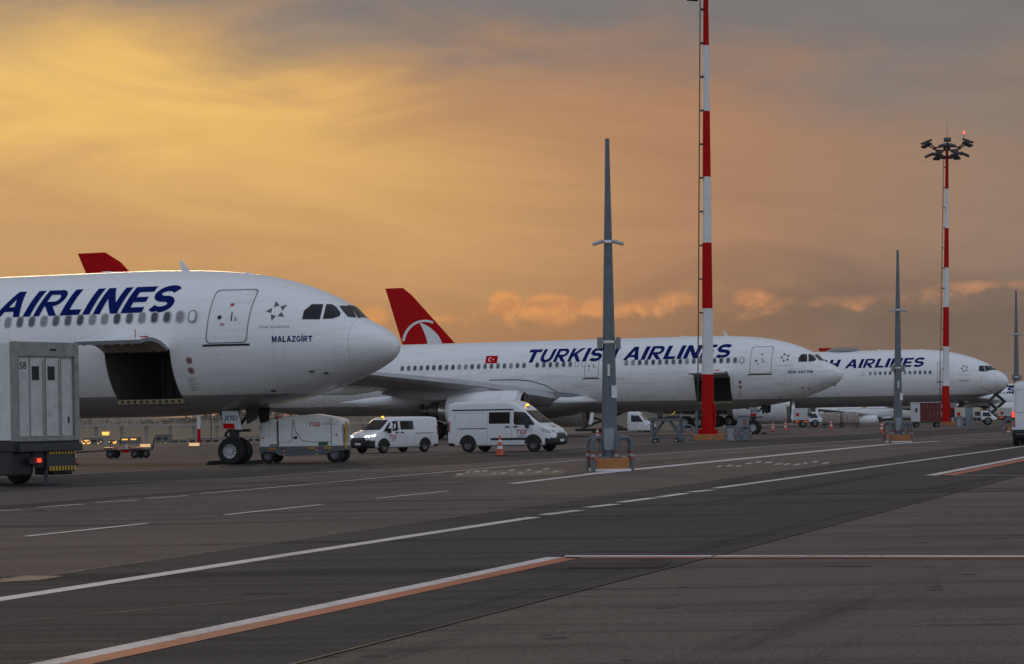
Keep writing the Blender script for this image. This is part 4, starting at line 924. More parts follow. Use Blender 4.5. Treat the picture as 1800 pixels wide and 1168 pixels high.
    for x in (2.3,5.9):
        for y in (-.22,-Wd+.22): wheel('wheel', root, (x,y,.48), .48, .34, mat('hub_cap',(.2,.2,.2)))
    mb = MB(); mb.bb(.9,1.0,.005,.03,z0-.0,z0+.06); mb.build('marker_lamp', [amber], box)
    mb = MB(); mb.rings(van_body([(L+.1,.5,2.3,1.1,.05),(L+.4,.45,2.5,1.15,.08),(L+1.4,.45,2.45,1.15,.1),(L+1.9,.45,1.5,1.12,.05),(L+2.1,.5,1.2,1.05,.05)],1)); cb = mb.build('cab', [vwhite], root, smooth=True, auto=40)
    cb.location = (0,-Wd/2,0); return root
truck()
# ================================================================ ground power cart
def gpu():
    p = G(541,813.5); root = thing('ground_power_cart', 'white ground power cart on grey chassis beside the nose wheels', 'power cart', p, math.radians(-7))
    L, Wd = 3.42, 1.6; cw = mat('cart_white', (.80,.80,.78), .42, var=.08, coat=.1, dirt=(.35,1.8,(.42,.4,.36)))
    mb = MB(); prof = [(-1.70,.62),(-1.58,1.66),(-.96,1.68),(-.90,1.72),(-.55,1.76),(.42,1.86),(1.10,1.74),(1.30,1.70),(1.48,1.62),(1.52,.62)]
    mb.prism(prof, -Wd/2, Wd/2); hood = mb.build('canopy', [cw], root, bevel=.05)
    sy = -Wd/2
    for L_ in ([(-.93,.66),(-.93,1.66)], [(-.62,.78),(-.42,.86),(-.36,1.66)], [(-.34,1.64),(-.26,1.2),(-.02,.86),(.30,.80),(1.15,.80)], [(1.12,.66),(1.12,1.7)]):
        mb = MB()
        for (a,b),(c,d) in zip(L_, L_[1:]): mb.cyl((a,sy-.002,b),(c,sy-.002,d),.016,n=5)
        mb.build('panel_seam', [outl], hood)
    mb = MB(); mb.bb(-.98,-.93,sy-.03,sy,.66,1.62); mb.build('door_edge', [dsteel], hood)
    mb = MB(); lay(mb, art(strip(rrect(-1.38,1.32,.22,.52,.02), rrect(-1.38,1.32,.20,.50,.02)), 0), lambda u,v: (Vector((u,sy,v)), Vector((0,-1,0))), .004); mb.build('inspection_hatch', [outl], hood)
    for (a,b,c,d,m_,nm) in ((-.35,-.20,.92,1.02,dark,'control_panel'), (.62,.98,.66,.79,mat('green_label',(.02,.10,.03),.6),'green_label'), (-1.28,-1.0,.64,.74,outl,'vent_label')): mb = MB(); mb.bb(a,b,sy-.012,sy,c,d); mb.build(nm, [m_], hood)
    for x,z in ((-1.52,.98),(1.32,1.06)): mb = MB(); mb.cyl((x,sy,z),(x,sy-.02,z),.04,n=10); mb.build('side_reflector', [orange], hood)
    fl = lambda u,v: (Vector((u,sy,v)), Vector((0,-1,0)))
    titled(hood, fl, 'TGS', .26, .72, 1.38, .17, tgs, 'company_lettering', .25, .03, 0, .006); titled(hood, fl, 'TURKISH', .84, 1.06, 1.50, .045, navy, 'company_small_print', 0, 0, 0, .006); titled(hood, fl, 'GROUND SERVICES', .76, 1.28, 1.44, .045, navy, 'company_small_print', 0, 0, 0, .006)
    mb = MB(); mb.revolve([(0,.09),(.10,.09),(.13,.05)], (-1.15,0,1.67), 'Z', 12, True, True); mb.build('red_beacon', [mat('beacon_red',(.4,.02,.02),.3)], hood)
    mb = MB(); mb.bb(-.95,-.75,-.3,.3,1.67,1.74); mb.build('exhaust_cover', [dsteel], hood)
    mb = MB(); mb.prism([(-1.66,.34),(-1.70,.62),(1.56,.62),(1.56,.46),(1.18,.44),(.80,.30),(-.9,.28),(-1.1,.42),(-1.5,.44)], -Wd/2+.02, Wd/2-.02); ch = mb.build('chassis', [mat('chassis_grey',(.13,.135,.145),.5,metal=.3,var=.4,scale=12)], root, bevel=.015)
    for x in (-1.18,.98,.35): mb = MB(); mb.bb(x-.15,x+.15,sy-.004,sy+.02,.53,.60); mb.build('amber_reflector', [mat('amber_reflector',(.5,.22,.03),.4)], ch)
    for x in (-.72,.55):
        for k in range(4): mb = MB(); mb.box((x,sy+.005,.34+k*.07),(.055,.03,.035), Matrix.Rotation(.6,3,'Y')); mb.build('hazard_mark', [rpaint if k%2 else wpaint], ch)
    for x,r in ((-1.38,.27),(1.22,.31)):
        for y in (-.66,.66): wheel('wheel', root, (x,y,r), r, .2, mat('hub_cap',(.2,.2,.2)), n=20)
        mb = MB(); mb.cyl((x,-.6,r),(x,.6,r),.05,n=8); mb.build('axle', [dsteel], root)
    mb = MB(); mb.cyl((1.60,-.55,.55),(1.66,-.55,1.55),.045,n=8); mb.build('raised_towbar', [yellow], root)
    mb = MB(); 
    mb.bb(1.50,1.56,-.6,.6,.75,1.45); mb.build('radiator_grille', [mat('grille_pale',(.4,.4,.38),.6,var=.3,scale=14)], hood)
    for k,(y,z) in enumerate(((-.45,1.2),(-.1,1.0),(.2,1.25))): mb = MB(); mb.bb(1.56,1.58,y-.09,y+.09,z-.09,z+.09); mb.build('warning_plate', [rpaint if k==0 else outl], hood)
gpu()
# ================================================================ masts and posts
def mast(label, x, y, lean):
    p = G(x,y); root = thing('floodlight_mast', label, 'light mast', p, 0, 'red and white floodlight masts'); root.rotation_euler = (0,lean,0)
    rad = lambda z: .39-.245*z/28
    for k in range(7):
        mb = MB(); z0, z1 = k*4.0+(0 if k else .1), (k+1)*4.0
        mb.revolve([(z0,rad(z0)),(z1,rad(z1))], (0,0,0), 'Z', 16, k==0, k==6); mb.build('mast_band', [rpaint if k%2==0 else wpaint], root, smooth=True, auto=40)
    mb = MB(); mb.box((0,0,.18),(1.7,1.7,.36)); mb.build('base_block', [concrete_or], root, bevel=.03)
    mb = MB()
    for a in range(8):
        t = a*math.pi/4; mb.box((.46*math.cos(t),.46*math.sin(t),.42),(.28,.04,.5), Matrix.Rotation(t,3,'Z'))
    mb.cyl((0,0,.36),(0,0,.42),.58,n=20); mb.build('base_flange', [rpaint], root)
    lx = -.62; lad = MB()
    for dy in (-.17,.17): lad.cyl((lx,dy,.9),(lx+.28,dy,27.3),.022,n=6)
    ld = lad.build('ladder', [dsteel], root)
    mb = MB()
    for k in range(84): z = 1.0+k*.31; xx = lx+.28*(z/27.3); mb.cyl((xx,-.17,z),(xx,.17,z),.014,n=5)
    mb.build('ladder_rungs', [dsteel], ld)['kind'] = 'stuff'
    for k in range(13): z = 1.6+k*2.05; xx = lx+.28*(z/27.3); mb = MB(); mb.box(((xx-rad(z))/2,0,z),(abs(xx+rad(z))+.06,.40,.06)); mb.build('ladder_bracket', [dsteel], root)
    mb = MB(); mb.box((.40,-.2,1.5),(.12,.14,1.3)); mb.build('cable_box', [rpaint], root, bevel=.02)
    mb = MB(); mb.box((-.75,-.5,.9),(.14,.14,1.7)); mb.build('control_post', [steel], root, bevel=.02)
    # head frame
    Z = 27.2; hd = MB()
    for z, R in ((Z,.8),(Z+.9,1.35)):
        P = [Vector((R*math.cos(a),R*math.sin(a),z)) for a in np.linspace(0,2*math.pi,13)]; hd.tube(P, .08, 6)
    for k in range(6):
        a = k*math.pi/3+.3; u = Vector((math.cos(a),math.sin(a),0)); hd.cyl(u*.8+Vector((0,0,Z)), u*1.35+Vector((0,0,Z+.9)), .04, n=6); hd.cyl(u*.2+Vector((0,0,Z)), u*.8+Vector((0,0,Z)), .04, n=6); hd.cyl(u*1.35+Vector((0,0,Z+.9)), u*2.3+Vector((0,0,Z+1.5)), .07, n=6)
    head = hd.build('head_frame', [dsteel], root)
    for k in range(12):
        a = k*math.pi/6+.3; u = Vector((math.cos(a),math.sin(a),0)); R = 2.35 if k%2==0 else 1.75; zz = Z+1.45 if k%2==0 else Z+.25
        mb = MB(); rot = Matrix.Rotation(a,3,'Z') @ Matrix.Rotation(.42,3,'Y'); mb.box(u*R+Vector((0,0,zz)), (.95,.72,.20), rot); mb.cyl(u*(R-.45)+Vector((0,0,zz-.05)), u*R+Vector((0,0,zz)), .035, n=5); mb.build('floodlight', [dsteel], root, bevel=.02)
    mb = MB(); mb.revolve([(28.35,.9),(28.45,.85),(28.62,.45),(28.68,.02)], (0,0,0), 'Z', 20, True); mb.build('head_cover', [steel], root, smooth=True)
    mb = MB(); mb.cyl((0,0,28.6),(0,0,31.2),.03,.012,n=6); mb.build('lightning_rod', [steel], root)
    mb = MB(); mb.cyl((1.7,0,28.5),(1.7,0,29.6),.03,n=6); b_ = mb.build('lamp_stem', [dsteel], root); mb = MB(); mb.revolve([(29.6,.12),(29.75,.13),(29.9,.06)], (1.7,0,0), 'Z', 10, True, True); mb.build('obstruction_lamp', [mat('obstruction_lit',(1,.12,.08),.3,emit=1.6)], b_)
    return root
mast('near tall red and white banded mast in front of the middle airliner', 1244.5, 774, .0115)
mast('far red and white banded mast with its floodlight crown in view', 1662, 748, .022)
bandr = mat('band_faded_red',(.26,.05,.045),.6,var=.4,scale=20); bandw = mat('band_dull_white',(.38,.37,.36),.6,var=.4,scale=20)
def hoop(root, x, y, rz, m=steel, H=.98, Wd=.62):
    c, s = math.cos(rz), math.sin(rz); r = .16; mb = MB(); P = [(-Wd/2,0),(-Wd/2,H-r)]+[(-Wd/2+r-r*math.cos(a),H-r+r*math.sin(a)) for a in np.linspace(.3,math.pi/2,4)]+[(Wd/2-r+r*math.sin(a),H-r+r*math.cos(a)) for a in np.linspace(0,math.pi/2-.3,4)]+[(Wd/2,H-r),(Wd/2,0)]
    mb.tube([Vector((x+u*c,y+u*s,v)) for u,v in P], .062, 10); g = mb.build('guard_rail', [m], root, smooth=True, auto=50)
    for sg in (-1,1):
        for k in range(3):
            mb = MB(); z = .34+k*.085; mb.cyl((x+sg*Wd/2*c,y+sg*Wd/2*s,z),(x+sg*Wd/2*c,y+sg*Wd/2*s,z+.083),.065,n=10); mb.build('reflective_band', [bandr if k%2==0 else bandw], g)
def cctv(label, x, y, lean, top=9.75):
    p = G(x,y); root = thing('camera_pole', label, 'pole', p, 0, 'grey tapered camera poles by the road'); root.rotation_euler = (0,lean,0)
    mb = MB(); mb.revolve([(.3,.25),(2.0,.215),(top*.62,.135),(top*.86,.085),(top,.062)], (0,0,0), 'Z', 8, True, True); mb.build('shaft', [steel], root, smooth=True, auto=30)
    mb = MB(); mb.box((0,0,.19),(1.12,1.0,.38)); base = mb.build('base_block', [concrete_or], root, bevel=.03)
    mb = MB(); mb.box((0,-.0,.035),(1.2,1.08,.07)); mb.build('painted_foot', [wpaint], base)
    mb = MB(); mb.box((0,0,.40),(.62,.62,.05))
    for a in range(4): t = a*math.pi/2+math.pi/4; mb.box((.27*math.cos(t),.27*math.sin(t),.56),(.18,.03,.3), Matrix.Rotation(t,3,'Z'))
    mb.build('base_flange', [steel], root)
    for sx in (-1,1): hoop(root, sx*.40, -.40, math.radians(58 if sx<0 else 6), Wd=.44); hoop(root, sx*.40, .42, math.radians(-10), Wd=.44)
    for sx in (-1,1):
        mb = MB(); mb.cyl((0,0,6.72),(sx*.24,0,6.72),.03,n=6); mb.cyl((sx*.16,-.02,6.74),(sx*.44,-.10,6.64),.062,.055,n=10); mb.build('security_camera', [mat('camera_grey',(.42,.42,.43),.4)], root)
        mb = MB(); mb.box((sx*.27,0,3.75),(.15,.20,.34)); mb.cyl((0,0,3.78),(sx*.2,0,3.78),.03,n=6); mb.build('antenna_box', [mat('box_grey',(.22,.23,.245),.5)], root, bevel=.02)
    for z in (6.72,3.78): mb = MB(); mb.revolve([(z-.04,.205 if z<5 else .15),(z+.04,.205 if z<5 else .15)], (0,0,0), 'Z', 12, True, True); mb.build('clamp_band', [alu], root)
    mb = MB(); mb.box((.14,-.17,2.32),(.20,.02,.36), Matrix.Rotation(.6,3,'Z')); mb.build('notice_plate', [wpaint], root); mb = MB(); mb.box((-.02,-.195,2.95),(.07,.02,.34)); mb.build('serial_plate', [alu], root)
    mb = MB(); mb.bb(-.17,.12,-.25,-.19,.62,1.25); mb.build('service_hatch', [mat('hatch_steel',(.28,.31,.345),.5,metal=.3,var=.15)], root)
cctv('tall grey camera pole on orange block in front of the middle airliner', 1072, 828, .0085)
cctv('grey camera pole in front of the farther airliner', 1578.5, 778, .015)
cctv('grey camera pole at right edge behind the panel van', 1787, 759.5, .012)
# ================================================================ cones
def cone(label, x, y, Y=None, s=1.0):
    p = G(x,y); root = thing('traffic_cone', label, 'traffic cone', p, random.uniform(0,1), 'orange and white traffic cones', s)
    mb = MB(); mb.prism([(-.24,.0),(.24,.0),(.22,.04),(-.22,.04)], -.24, .24); mb.build('foot', [black], root)
    rr_ = lambda z: .165-.135*(z-.04)/.82
    for a,b,m_,nm in ((.04,.30,orange,'lower_band'),(.30,.42,wpaint,'white_band'),(.42,.58,orange,'middle_band'),(.58,.68,wpaint,'white_band'),(.68,.86,orange,'tip')):
        mb = MB(); mb.revolve([(a,rr_(a)),(b,rr_(b))], (0,0,0), 'Z', 16, False, b>.8); mb.build(nm, [m_], root, smooth=True, auto=40)
cone('orange cone in front of the high-roof van', 879, 802)
cone('orange cone behind the grey box truck', 130, 817, s=.95)
cone('small orange cone left of the tall camera pole', 1050.5, 776)
cone('orange cone right of the nose wheels of the middle airliner', 1358.5, 759)
cone('orange cone between the middle airliner and the white service truck', 1381, 757.5)
cone('orange cone left of the second camera pole', 1550.5, 762)
cone('orange cone before the wrapped pallets', 1461, 755)
# ================================================================ farther aircraft
M4 = place(1927,263.,0,TH,.70); f4 = A330.pix(M4)
x4a, x4b = f4(1769,684)[0].x, f4(1812,684)[0].x
small = dict(base, win=[7.54+.62*i for i in range(44)], blank=(7.03,), cargo=False)
airliner('airliner', 'smaller white airliner beyond the farther nose, blue letters ending SIA', M4, A330, '330n', dict(small, titles=[('SIA',x4a-.2,x4b,5.5,1.25)], dirt=.2, seed=.3))
M5 = Matrix.Translation((77,333,-1.45)) @ Matrix.Rotation(TH,4,'Z') @ Matrix.Scale(.62,4)
airliner('airliner', 'most distant white airliner, belly and engine glimpsed under the farther airliner', M5, A330, '330f', dict(small, titles=[], dirt=.2, seed=.6))
# dome for the aerial on the farther airliner's crown
cr = [o for o in bpy.data.objects if o.get('label','').startswith('farther white airliner')][0]
mb = MB(); sx = 5.9-(5.9-AT(1480,618,203).x)*0-0
lx = (M3.inverted() @ AT(1484,616,203)).x
mb.rings([[Vector((lx+1.9*k*math.cos(a), 1.0*k*math.sin(a), 8.2+z)) for a in [2*math.pi*i/24 for i in range(24)]] for k,z in ((1,0),(.97,.18),(.8,.34),(.5,.44),(.1,.48))], False, True); mb.build('aerial_dome', [mat('dome_grey',(.24,.235,.23),.5)], cr, smooth=True)
# ================================================================ service things around the stands
def frame_stand():
    p = G(1172,778.5); root = thing('work_stand', 'grey steel work stand with braced legs beside the near mast', 'work stand', p, math.radians(-10)); w, d, h = 1.62, 1.2, 1.32
    mb = MB(); mb.bb(-w/2-.1,w/2+.1,-d/2,d/2,h-.06,h+.08); deck = mb.build('platform', [dsteel], root)
    for x in (-w/2,w/2):
        for y in (-d/2,d/2):
            mb = MB(); mb.box((x,y,h/2+.1),(.10,.10,h-.1)); mb.build('leg', [steel], root); wheel('caster', root, (x*.72,y,.12), .12, .07, n=12)
            mb = MB(); mb.cyl((x,y,.0),(x,y,.22),.03,n=6); mb.box((x,y,.012),(.16,.16,.02)); mb.build('jack', [dsteel], root)
    for y in (-d/2,d/2):
        for a,b in (((-w/2,.3),(w/2,.3)), ((-w/2,.34),(-.15,h-.05)), ((w/2,.34),(.15,h-.05)), ((-w/2,h-.03),(w/2,h-.03))): mb = MB(); mb.cyl((a[0],y,a[1]),(b[0],y,b[1]),.055,n=6); mb.build('brace', [steel], root)
    for x in (-w/2,w/2): mb = MB(); mb.cyl((x,-d/2,.3),(x,d/2,.3),.055,n=6); mb.build('brace', [steel], root)
    for x in (-w/2,w/2):
        mb = MB(); mb.cyl((x,d/2,h),(x,d/2,h+.42),.03,n=6); mb.build('rail_post', [steel], root)
    mb = MB(); mb.prism([(-.2,h+.08),(.75,h+.08),(.75,h+.22),(.1,h+.22)], -.3, .3); mb.build('tool_tray', [dsteel], root)
    mb = MB(); mb.cyl((.2,-.2,h+.1),(.5,.1,h+.42),.05,n=8); mb.build('yellow_jack', [yellow], root)
    mb = MB(); mb.bb(-.5,-.2,-.2,.2,h+.08,h+.45); mb.build('equipment_case', [dsteel], root, bevel=.04)
frame_stand()
def cabinet(label, x, y, parts, hoops=()):
    p = G(x,y); root = thing('utility_cabinet', label, 'cabinet', p, math.radians(-8), 'power cabinets beside the masts')
    for (cx,w,h,d,m_,nm) in parts:
        mb = MB(); mb.bb(cx-w/2,cx+w/2,-d/2,d/2,.05,h); b = mb.build(nm, [m_], root, bevel=.025); mb = MB(); mb.bb(cx-w/2-.03,cx+w/2+.03,-d/2-.03,d/2+.03,h,h+.05); mb.build('lid', [steel], b)
        mb = MB(); mb.bb(cx+w*.2,cx+w*.3,-d/2-.03,-d/2,h*.5,h*.62); mb.build('latch', [dsteel], b)
    for hx in hoops: hoop(root, hx, -.55, 0, H=.85, Wd=.5)
    return root
cw_ = mat('cabinet_white',(.42,.44,.46),.5,var=.15,dirt=(.4,2,(.25,.24,.23))); cs_ = mat('cabinet_steel',(.20,.24,.28),.5,metal=.3,var=.15)
c1 = cabinet('grey and white power cabinets by the nose wheels of the middle airliner', 1296, 776.5, [(-.32,.55,.85,.5,cw_,'low_cabinet'),(.35,.62,1.42,.5,cs_,'tall_cabinet')], (-.35,.5))
mb = MB(); mb.bb(.36,.52,-.29,-.26,.75,1.28); mb.build('red_notice', [mat('notice_red',(.36,.06,.05),.5)], c1)
cabinet('small grey power cabinets right of the far mast', 1697, 751, [(-.5,.6,.95,.5,cw_,'low_cabinet'),(.35,.62,1.75,.5,cs_,'tall_cabinet')], (-.6,.7))
for x, y, lab in ((1209,776.5,'striped grey guard hoop left of the near mast'), (1196,776.5,'striped grey guard hoop beside the work stand'), (1772,766,'striped guard hoop left of the panel van')):
    p = G(x,y); r_ = thing('guard_hoop', lab, 'barrier', p, 0, 'free-standing guard hoops'); hoop(r_, 0, 0, .2, H=.95, Wd=.5)
# light truck with scissor lift seen under the belly
def daily():
    p = AT(1112,767,165); z = ground_z(p.x,p.y) if False else p.z
    root = thing('lift_truck', 'small white cab truck with scissor lift seen behind the tall camera pole', 'truck', (p.x,p.y,min(z,-.02)), math.radians(-14))
    mb = MB(); mb.rings(van_body([(-.3,.55,2.15,.9,.1),(-.25,.45,2.2,.95,.1),(.55,.45,2.2,.97,.1),(.8,.45,2.05,.97,.12),(1.35,.45,1.35,.95,.06),(1.9,.45,1.1,.9,.05),(2.05,.5,.85,.8,.04)],1)); cab = mb.build('cab', [vwhite], root, smooth=True, auto=38); bvh = BVHTree.FromPolygons(mb.v, mb.f); f = project_side(bvh,-1); ff = project_front(bvh)
    mb = MB(); lay(mb, art([[(.05,1.3),(1.15,1.28),(.75,1.85),(.05,1.9)]], .2), f, .012); mb.build('side_window', [glass], cab); mb = MB(); lay(mb, art([[(-.78,1.42),(.78,1.42),(.66,1.98),(-.66,1.98)]], .15), ff, .012); mb.build('windscreen', [glass], cab)
    mb = MB(); lay(mb, art([[(1.55,.98),(1.95,.84),(1.95,.96),(1.6,1.08)]], .1), f, .02); mb.build('headlamp', [lens], cab); mb = MB(); lay(mb, art([[(-.8,.5),(.8,.5),(.75,.85),(-.75,.85)]], .2), ff, .012); mb.build('bumper', [plastic], cab)
    mb = MB(); mb.bb(-5.2,-.3,-.45,.45,.5,.75); mb.build('chassis', [dsteel], root); mb = MB(); mb.bb(-5.2,-.5,-.95,.95,2.1,2.3); mb.build('platform', [dsteel], root)
    for sg in (-1,1):
        for a,b in (((-4.6,.8),(-1.0,2.1)),((-4.6,2.1),(-1.0,.8))): mb = MB(); mb.cyl((a[0],sg*.6,a[1]),(b[0],sg*.6,b[1]),.07,n=6); mb.build('scissor_arm', [dsteel], root)
        for x in (1.1,-3.2): wheel('wheel', root, (x,sg*.8,.38), .38, .25, mat('hub_cap',(.2,.2,.2)), n=18)
daily()
def boxtruck(label, x, y, Y, L, W_, H, rz, m_, s=1.0):
    p = AT(x,y,Y); root = thing('service_truck', label, 'truck', (p.x,p.y,0), math.radians(rz), 'service vehicles at the far stands', s)
    mb = MB(); mb.bb(-L/2,L/2-1.2,-W_/2,W_/2,.75,H); b = mb.build('cargo_box', [m_], root, bevel=.04)
    mb = MB(); mb.bb(-L/2,L/2,-W_/2+.1,W_/2-.1,.45,.74); mb.build('chassis', [plastic], root)
    mb = MB(); mb.rings(van_body([(L/2-1.15,.5,H*.8,W_/2-.05,.08),(L/2-.5,.5,H*.8,W_/2-.05,.1),(L/2+.1,.5,H*.5,W_/2-.08,.05),(L/2+.35,.55,H*.42,W_/2-.15,.03)],1)); c = mb.build('cab', [vwhite], root, smooth=True, auto=38); f = project_side(BVHTree.FromPolygons(mb.v,mb.f),-1)
    mb = MB(); lay(mb, art([[(L/2-1.0,H*.5),(L/2-.15,H*.5),(L/2-.4,H*.72),(L/2-1.0,H*.74)]], .2), f, .02); mb.build('side_window', [glass], c)
    for k in range(3): mb = MB(); xx = -L/2+.5+k*(L-1.8)/3; mb.bb(xx,xx+(L-2.2)/3.4,-W_/2-.03,-W_/2,.95,H-.25); mb.build('side_panel', [m_], b)
    mb = MB(); mb.bb(-L/2+.2,-L/2+.5,-W_/2-.05,-W_/2-.03,H-.75,H-.45); mb.build('red_sign', [rpaint], b); mb = MB(); mb.bb(L*.02,L*.16,-W_/2-.05,-W_/2-.03,H-.8,H-.4); mb.build('vent', [dsteel], b)
    for k in range(2): mb = MB(); mb.bb(-L/2+.1+k*L*.34,-L/2+.5+k*L*.34,-W_/2-.02,-W_/2+.08,.55,.68); mb.build('tail_lamp', [mat('lamp_orange_red',(.6,.10,.03),.4,emit=.4)], root)
    for xx in (-L/2+.9,L/2-.5):
        for sg in (-1,1): wheel('wheel', root, (xx,sg*(W_/2-.18),.42), .42, .28, mat('hub_cap',(.2,.2,.2)), n=16)
    return root
tw = mat('truck_white',(.55,.56,.56),.5,var=.1,dirt=(.4,1.5,(.35,.33,.3)))
boxtruck('white service truck with red sign standing before the farther airliner engine', 1418, 750, 186, 2.6, 1.7, 1.95, -6, tw)
boxtruck('cream tanker-like service vehicle right of the far mast', 1712, 748, 178, 3.6, 1.9, 1.75, -12, mat('truck_cream',(.52,.49,.40),.5,var=.1))
boxtruck('white vehicle below the raised lift platform at the far right', 1776, 745, 200, 2.6, 1.7, 1.7, -10, tw)
def pallet(label, x, y, Y):
    p = AT(x,y,Y); root = thing('wrapped_pallet', label, 'pallet', (p.x,p.y,0), math.radians(-12), 'wrapped cargo pallets on dollies')
    mb = MB(); mb.bb(-.95,.95,-.8,.8,.32,.4); mb.build('dolly', [dsteel], root)
    rr = random.Random(x); mb = MB(); n = 20; mb.rings([[Vector((.9*k*(abs(math.cos(a))**.35)*math.copysign(1,math.cos(a))*rr.uniform(.96,1.03), .75*k*(abs(math.sin(a))**.35)*math.copysign(1,math.sin(a)), .4+z)) for a in [2*math.pi*(i+.5)/n for i in range(n)]] for k,z in ((.96,0),(1,.15),(1,.5),(.98,.85),(.9,1.05),(.6,1.12))])
    mb.build('load', [mat('cargo_wrap',(.34,.27,.22),.35,var=.75,scale=7,dirt=(.8,9,(.55,.52,.5)))], root, smooth=True)
    for xx in (-.7,.7):
        for yy in (-.6,.6): wheel('wheel', root, (xx,yy,.16), .16, .1, n=12)
pallet('left of two plastic-wrapped cargo pallets under the farther airliner', 1462, 753, 176)
pallet('right of two plastic-wrapped cargo pallets under the farther airliner', 1494, 752.5, 176)
def covered_cart():
    p = G(1628,752); root = thing('baggage_cart', 'dark red curtained baggage cart with white end left of far mast', 'baggage cart', p, math.radians(-8)); L, H = 2.6, 2.25
    mb = MB(); mb.bb(-L/2,L/2,-.75,.75,.42,.55); mb.build('deck', [dsteel], root)
    mb = MB(); mb.bb(-L/2,-L/2+.72,-.76,.76,.55,H); mb.build('end_wall', [tw], root, bevel=.02); mb = MB(); mb.bb(-L/2,L/2,-.8,.8,H,H+.06); mb.build('roof', [tw], root)
    mb = MB(); mb.bb(-L/2+.3,-L/2+.5,-.775,-.76,1.4,1.75); mb.build('window', [dark], root)
    for k in range(6): mb = MB(); x0 = -L/2+.74+k*(L-.76)/6; mb.bb(x0+.01,x0+(L-.76)/6-.01,-.74-.02*(k%2),-.70,.56,H); mb.build('curtain', [mat('curtain_red',(.13,.012,.014),.7,var=.25,scale=4)], root)
    for x in (-.9,.9):
        for y in (-.6,.6): wheel('wheel', root, (x,y,.25), .25, .14, mat('hub_cap',(.2,.2,.2)), n=14)
    mb = MB(); mb.cyl((-L/2,0,.4),(-L/2-1.1,0,.3),.05,n=6); mb.build('drawbar', [dsteel], root); wheel('wheel', root, (-L/2-.8,0,.3), .3, .2, n=14)
covered_cart()
def lift_platform():
    p = AT(1752,748,205); root = thing('scissor_lift', 'raised dark scissor lift platform in front of the small far airliner', 'lift', (p.x,p.y,0), math.radians(-8))
    mb = MB(); mb.bb(-1.6,1.6,-1,1,.4,.8); mb.build('base', [dsteel], root); mb = MB(); mb.bb(-2.0,1.9,-1.1,1.1,4.0,4.2); mb.build('platform', [dsteel], root); mb = MB(); mb.bb(-1.9,1.2,-1.0,1.0,4.2,5.6); mb.build('cabin_box', [tw], root, bevel=.03)
    for sg in (-1,1):
        for z in (.8,2.4):
            for a,b in (((-.9,z),(.9,z+1.6)),((.9,z),(-.9,z+1.6))): mb = MB(); mb.cyl((a[0],sg*.8,a[1]),(b[0],sg*.8,b[1]),.11,n=6); mb.build('scissor_arm', [dsteel], root)
        for x in (-1.2,1.2): wheel('wheel', root, (x,sg*.8,.4), .4, .25, n=14)
    mb = MB(); mb.box((-1.9,-.6,1.3),(.6,.5,.8)); mb.build('yellow_guard', [yellow], root)
lift_platform()
# ================================================================ left background: dolly, barrier, signs, poles
def dolly():
    p = G(222,805.5); root = thing('towbar_dolly', 'low dark four-wheeled dolly with raised drawbar under the nearest airliner', 'dolly', p, math.radians(-6))
    mb = MB(); mb.bb(-.85,.75,-.45,.45,.33,.42); mb.build('deck', [dsteel], root, bevel=.02)
    for x in (-.62,.55,.95):
        for y in ((-.42,.42) if x<.9 else (0,)): wheel('wheel', root, (x,y,.2), .2, .12, mat('hub_cap',(.2,.2,.2)), n=16)
    mb = MB(); mb.cyl((.75,0,.35),(1.25,0,.38),.035,n=6); mb.cyl((1.25,0,.38),(1.38,0,.95),.035,n=6); mb.build('raised_drawbar', [dsteel], root); mb = MB(); mb.cyl((-.85,0,.36),(-2.6,0,.30),.04,n=6); mb.build('towbar', [dsteel], root)
    wheel('towbar_wheel', root, (-2.7,0,.2), .22, .12, n=16); mb = MB(); mb.bb(-.1,.3,-.47,-.44,.25,.36); mb.build('red_plate', [rpaint], root)
    for x in (-.75,.5): mb = MB(); mb.bb(x-.3,x+.2,-.3,.3,.44,.5); mb.build('red_pad', [reddark], root)
    mb = MB(); mb.cyl((.02,0,.42),(.02,0,.66),.05,.02,n=8); mb.build('hitch_pin', [wpaint], root)
dolly()
p = G(113,810); r_ = thing('barrier_board', 'red and white barrier board between box truck and cone', 'barrier', p, math.radians(-8)); mb = MB(); mb.bb(-.55,.35,-.04,.04,.12,.45); b_ = mb.build('board', [reddark], r_)
for k in range(3): mb = MB(); mb.bb(-.45+k*.3,-.33+k*.3,-.055,-.04,.14,.43); mb.build('white_stripe', [wpaint], b_)
for x in (-.4,.25): mb = MB(); mb.bb(x-.04,x+.04,-.2,.2,0.0,.12); mb.build('foot', [black], r_)
lit = mat('lit_sign',(1.0,.62,.30),.5,emit=.55)
for x, y, lab in ((256,788.5,'lit taxiway sign nearer the box truck'), (342,786.5,'lit taxiway sign left of the nose wheels')):
    p = G(x,y); r_ = thing('taxiway_sign', lab, 'sign', p, math.radians(-4), 'small lit signs at the taxiway edge')
    mb = MB(); mb.bb(-.36,.36,-.08,.08,.06,.30); s_ = mb.build('case', [dsteel], r_, bevel=.01); mb = MB(); mb.bb(-.34,.34,-.09,-.08,.08,.28); mb.build('lit_face', [lit], s_)
    for xx in (-.25,.25): mb = MB(); mb.cyl((xx,0,0),(xx,0,.07),.03,n=6); mb.build('leg', [dsteel], r_)
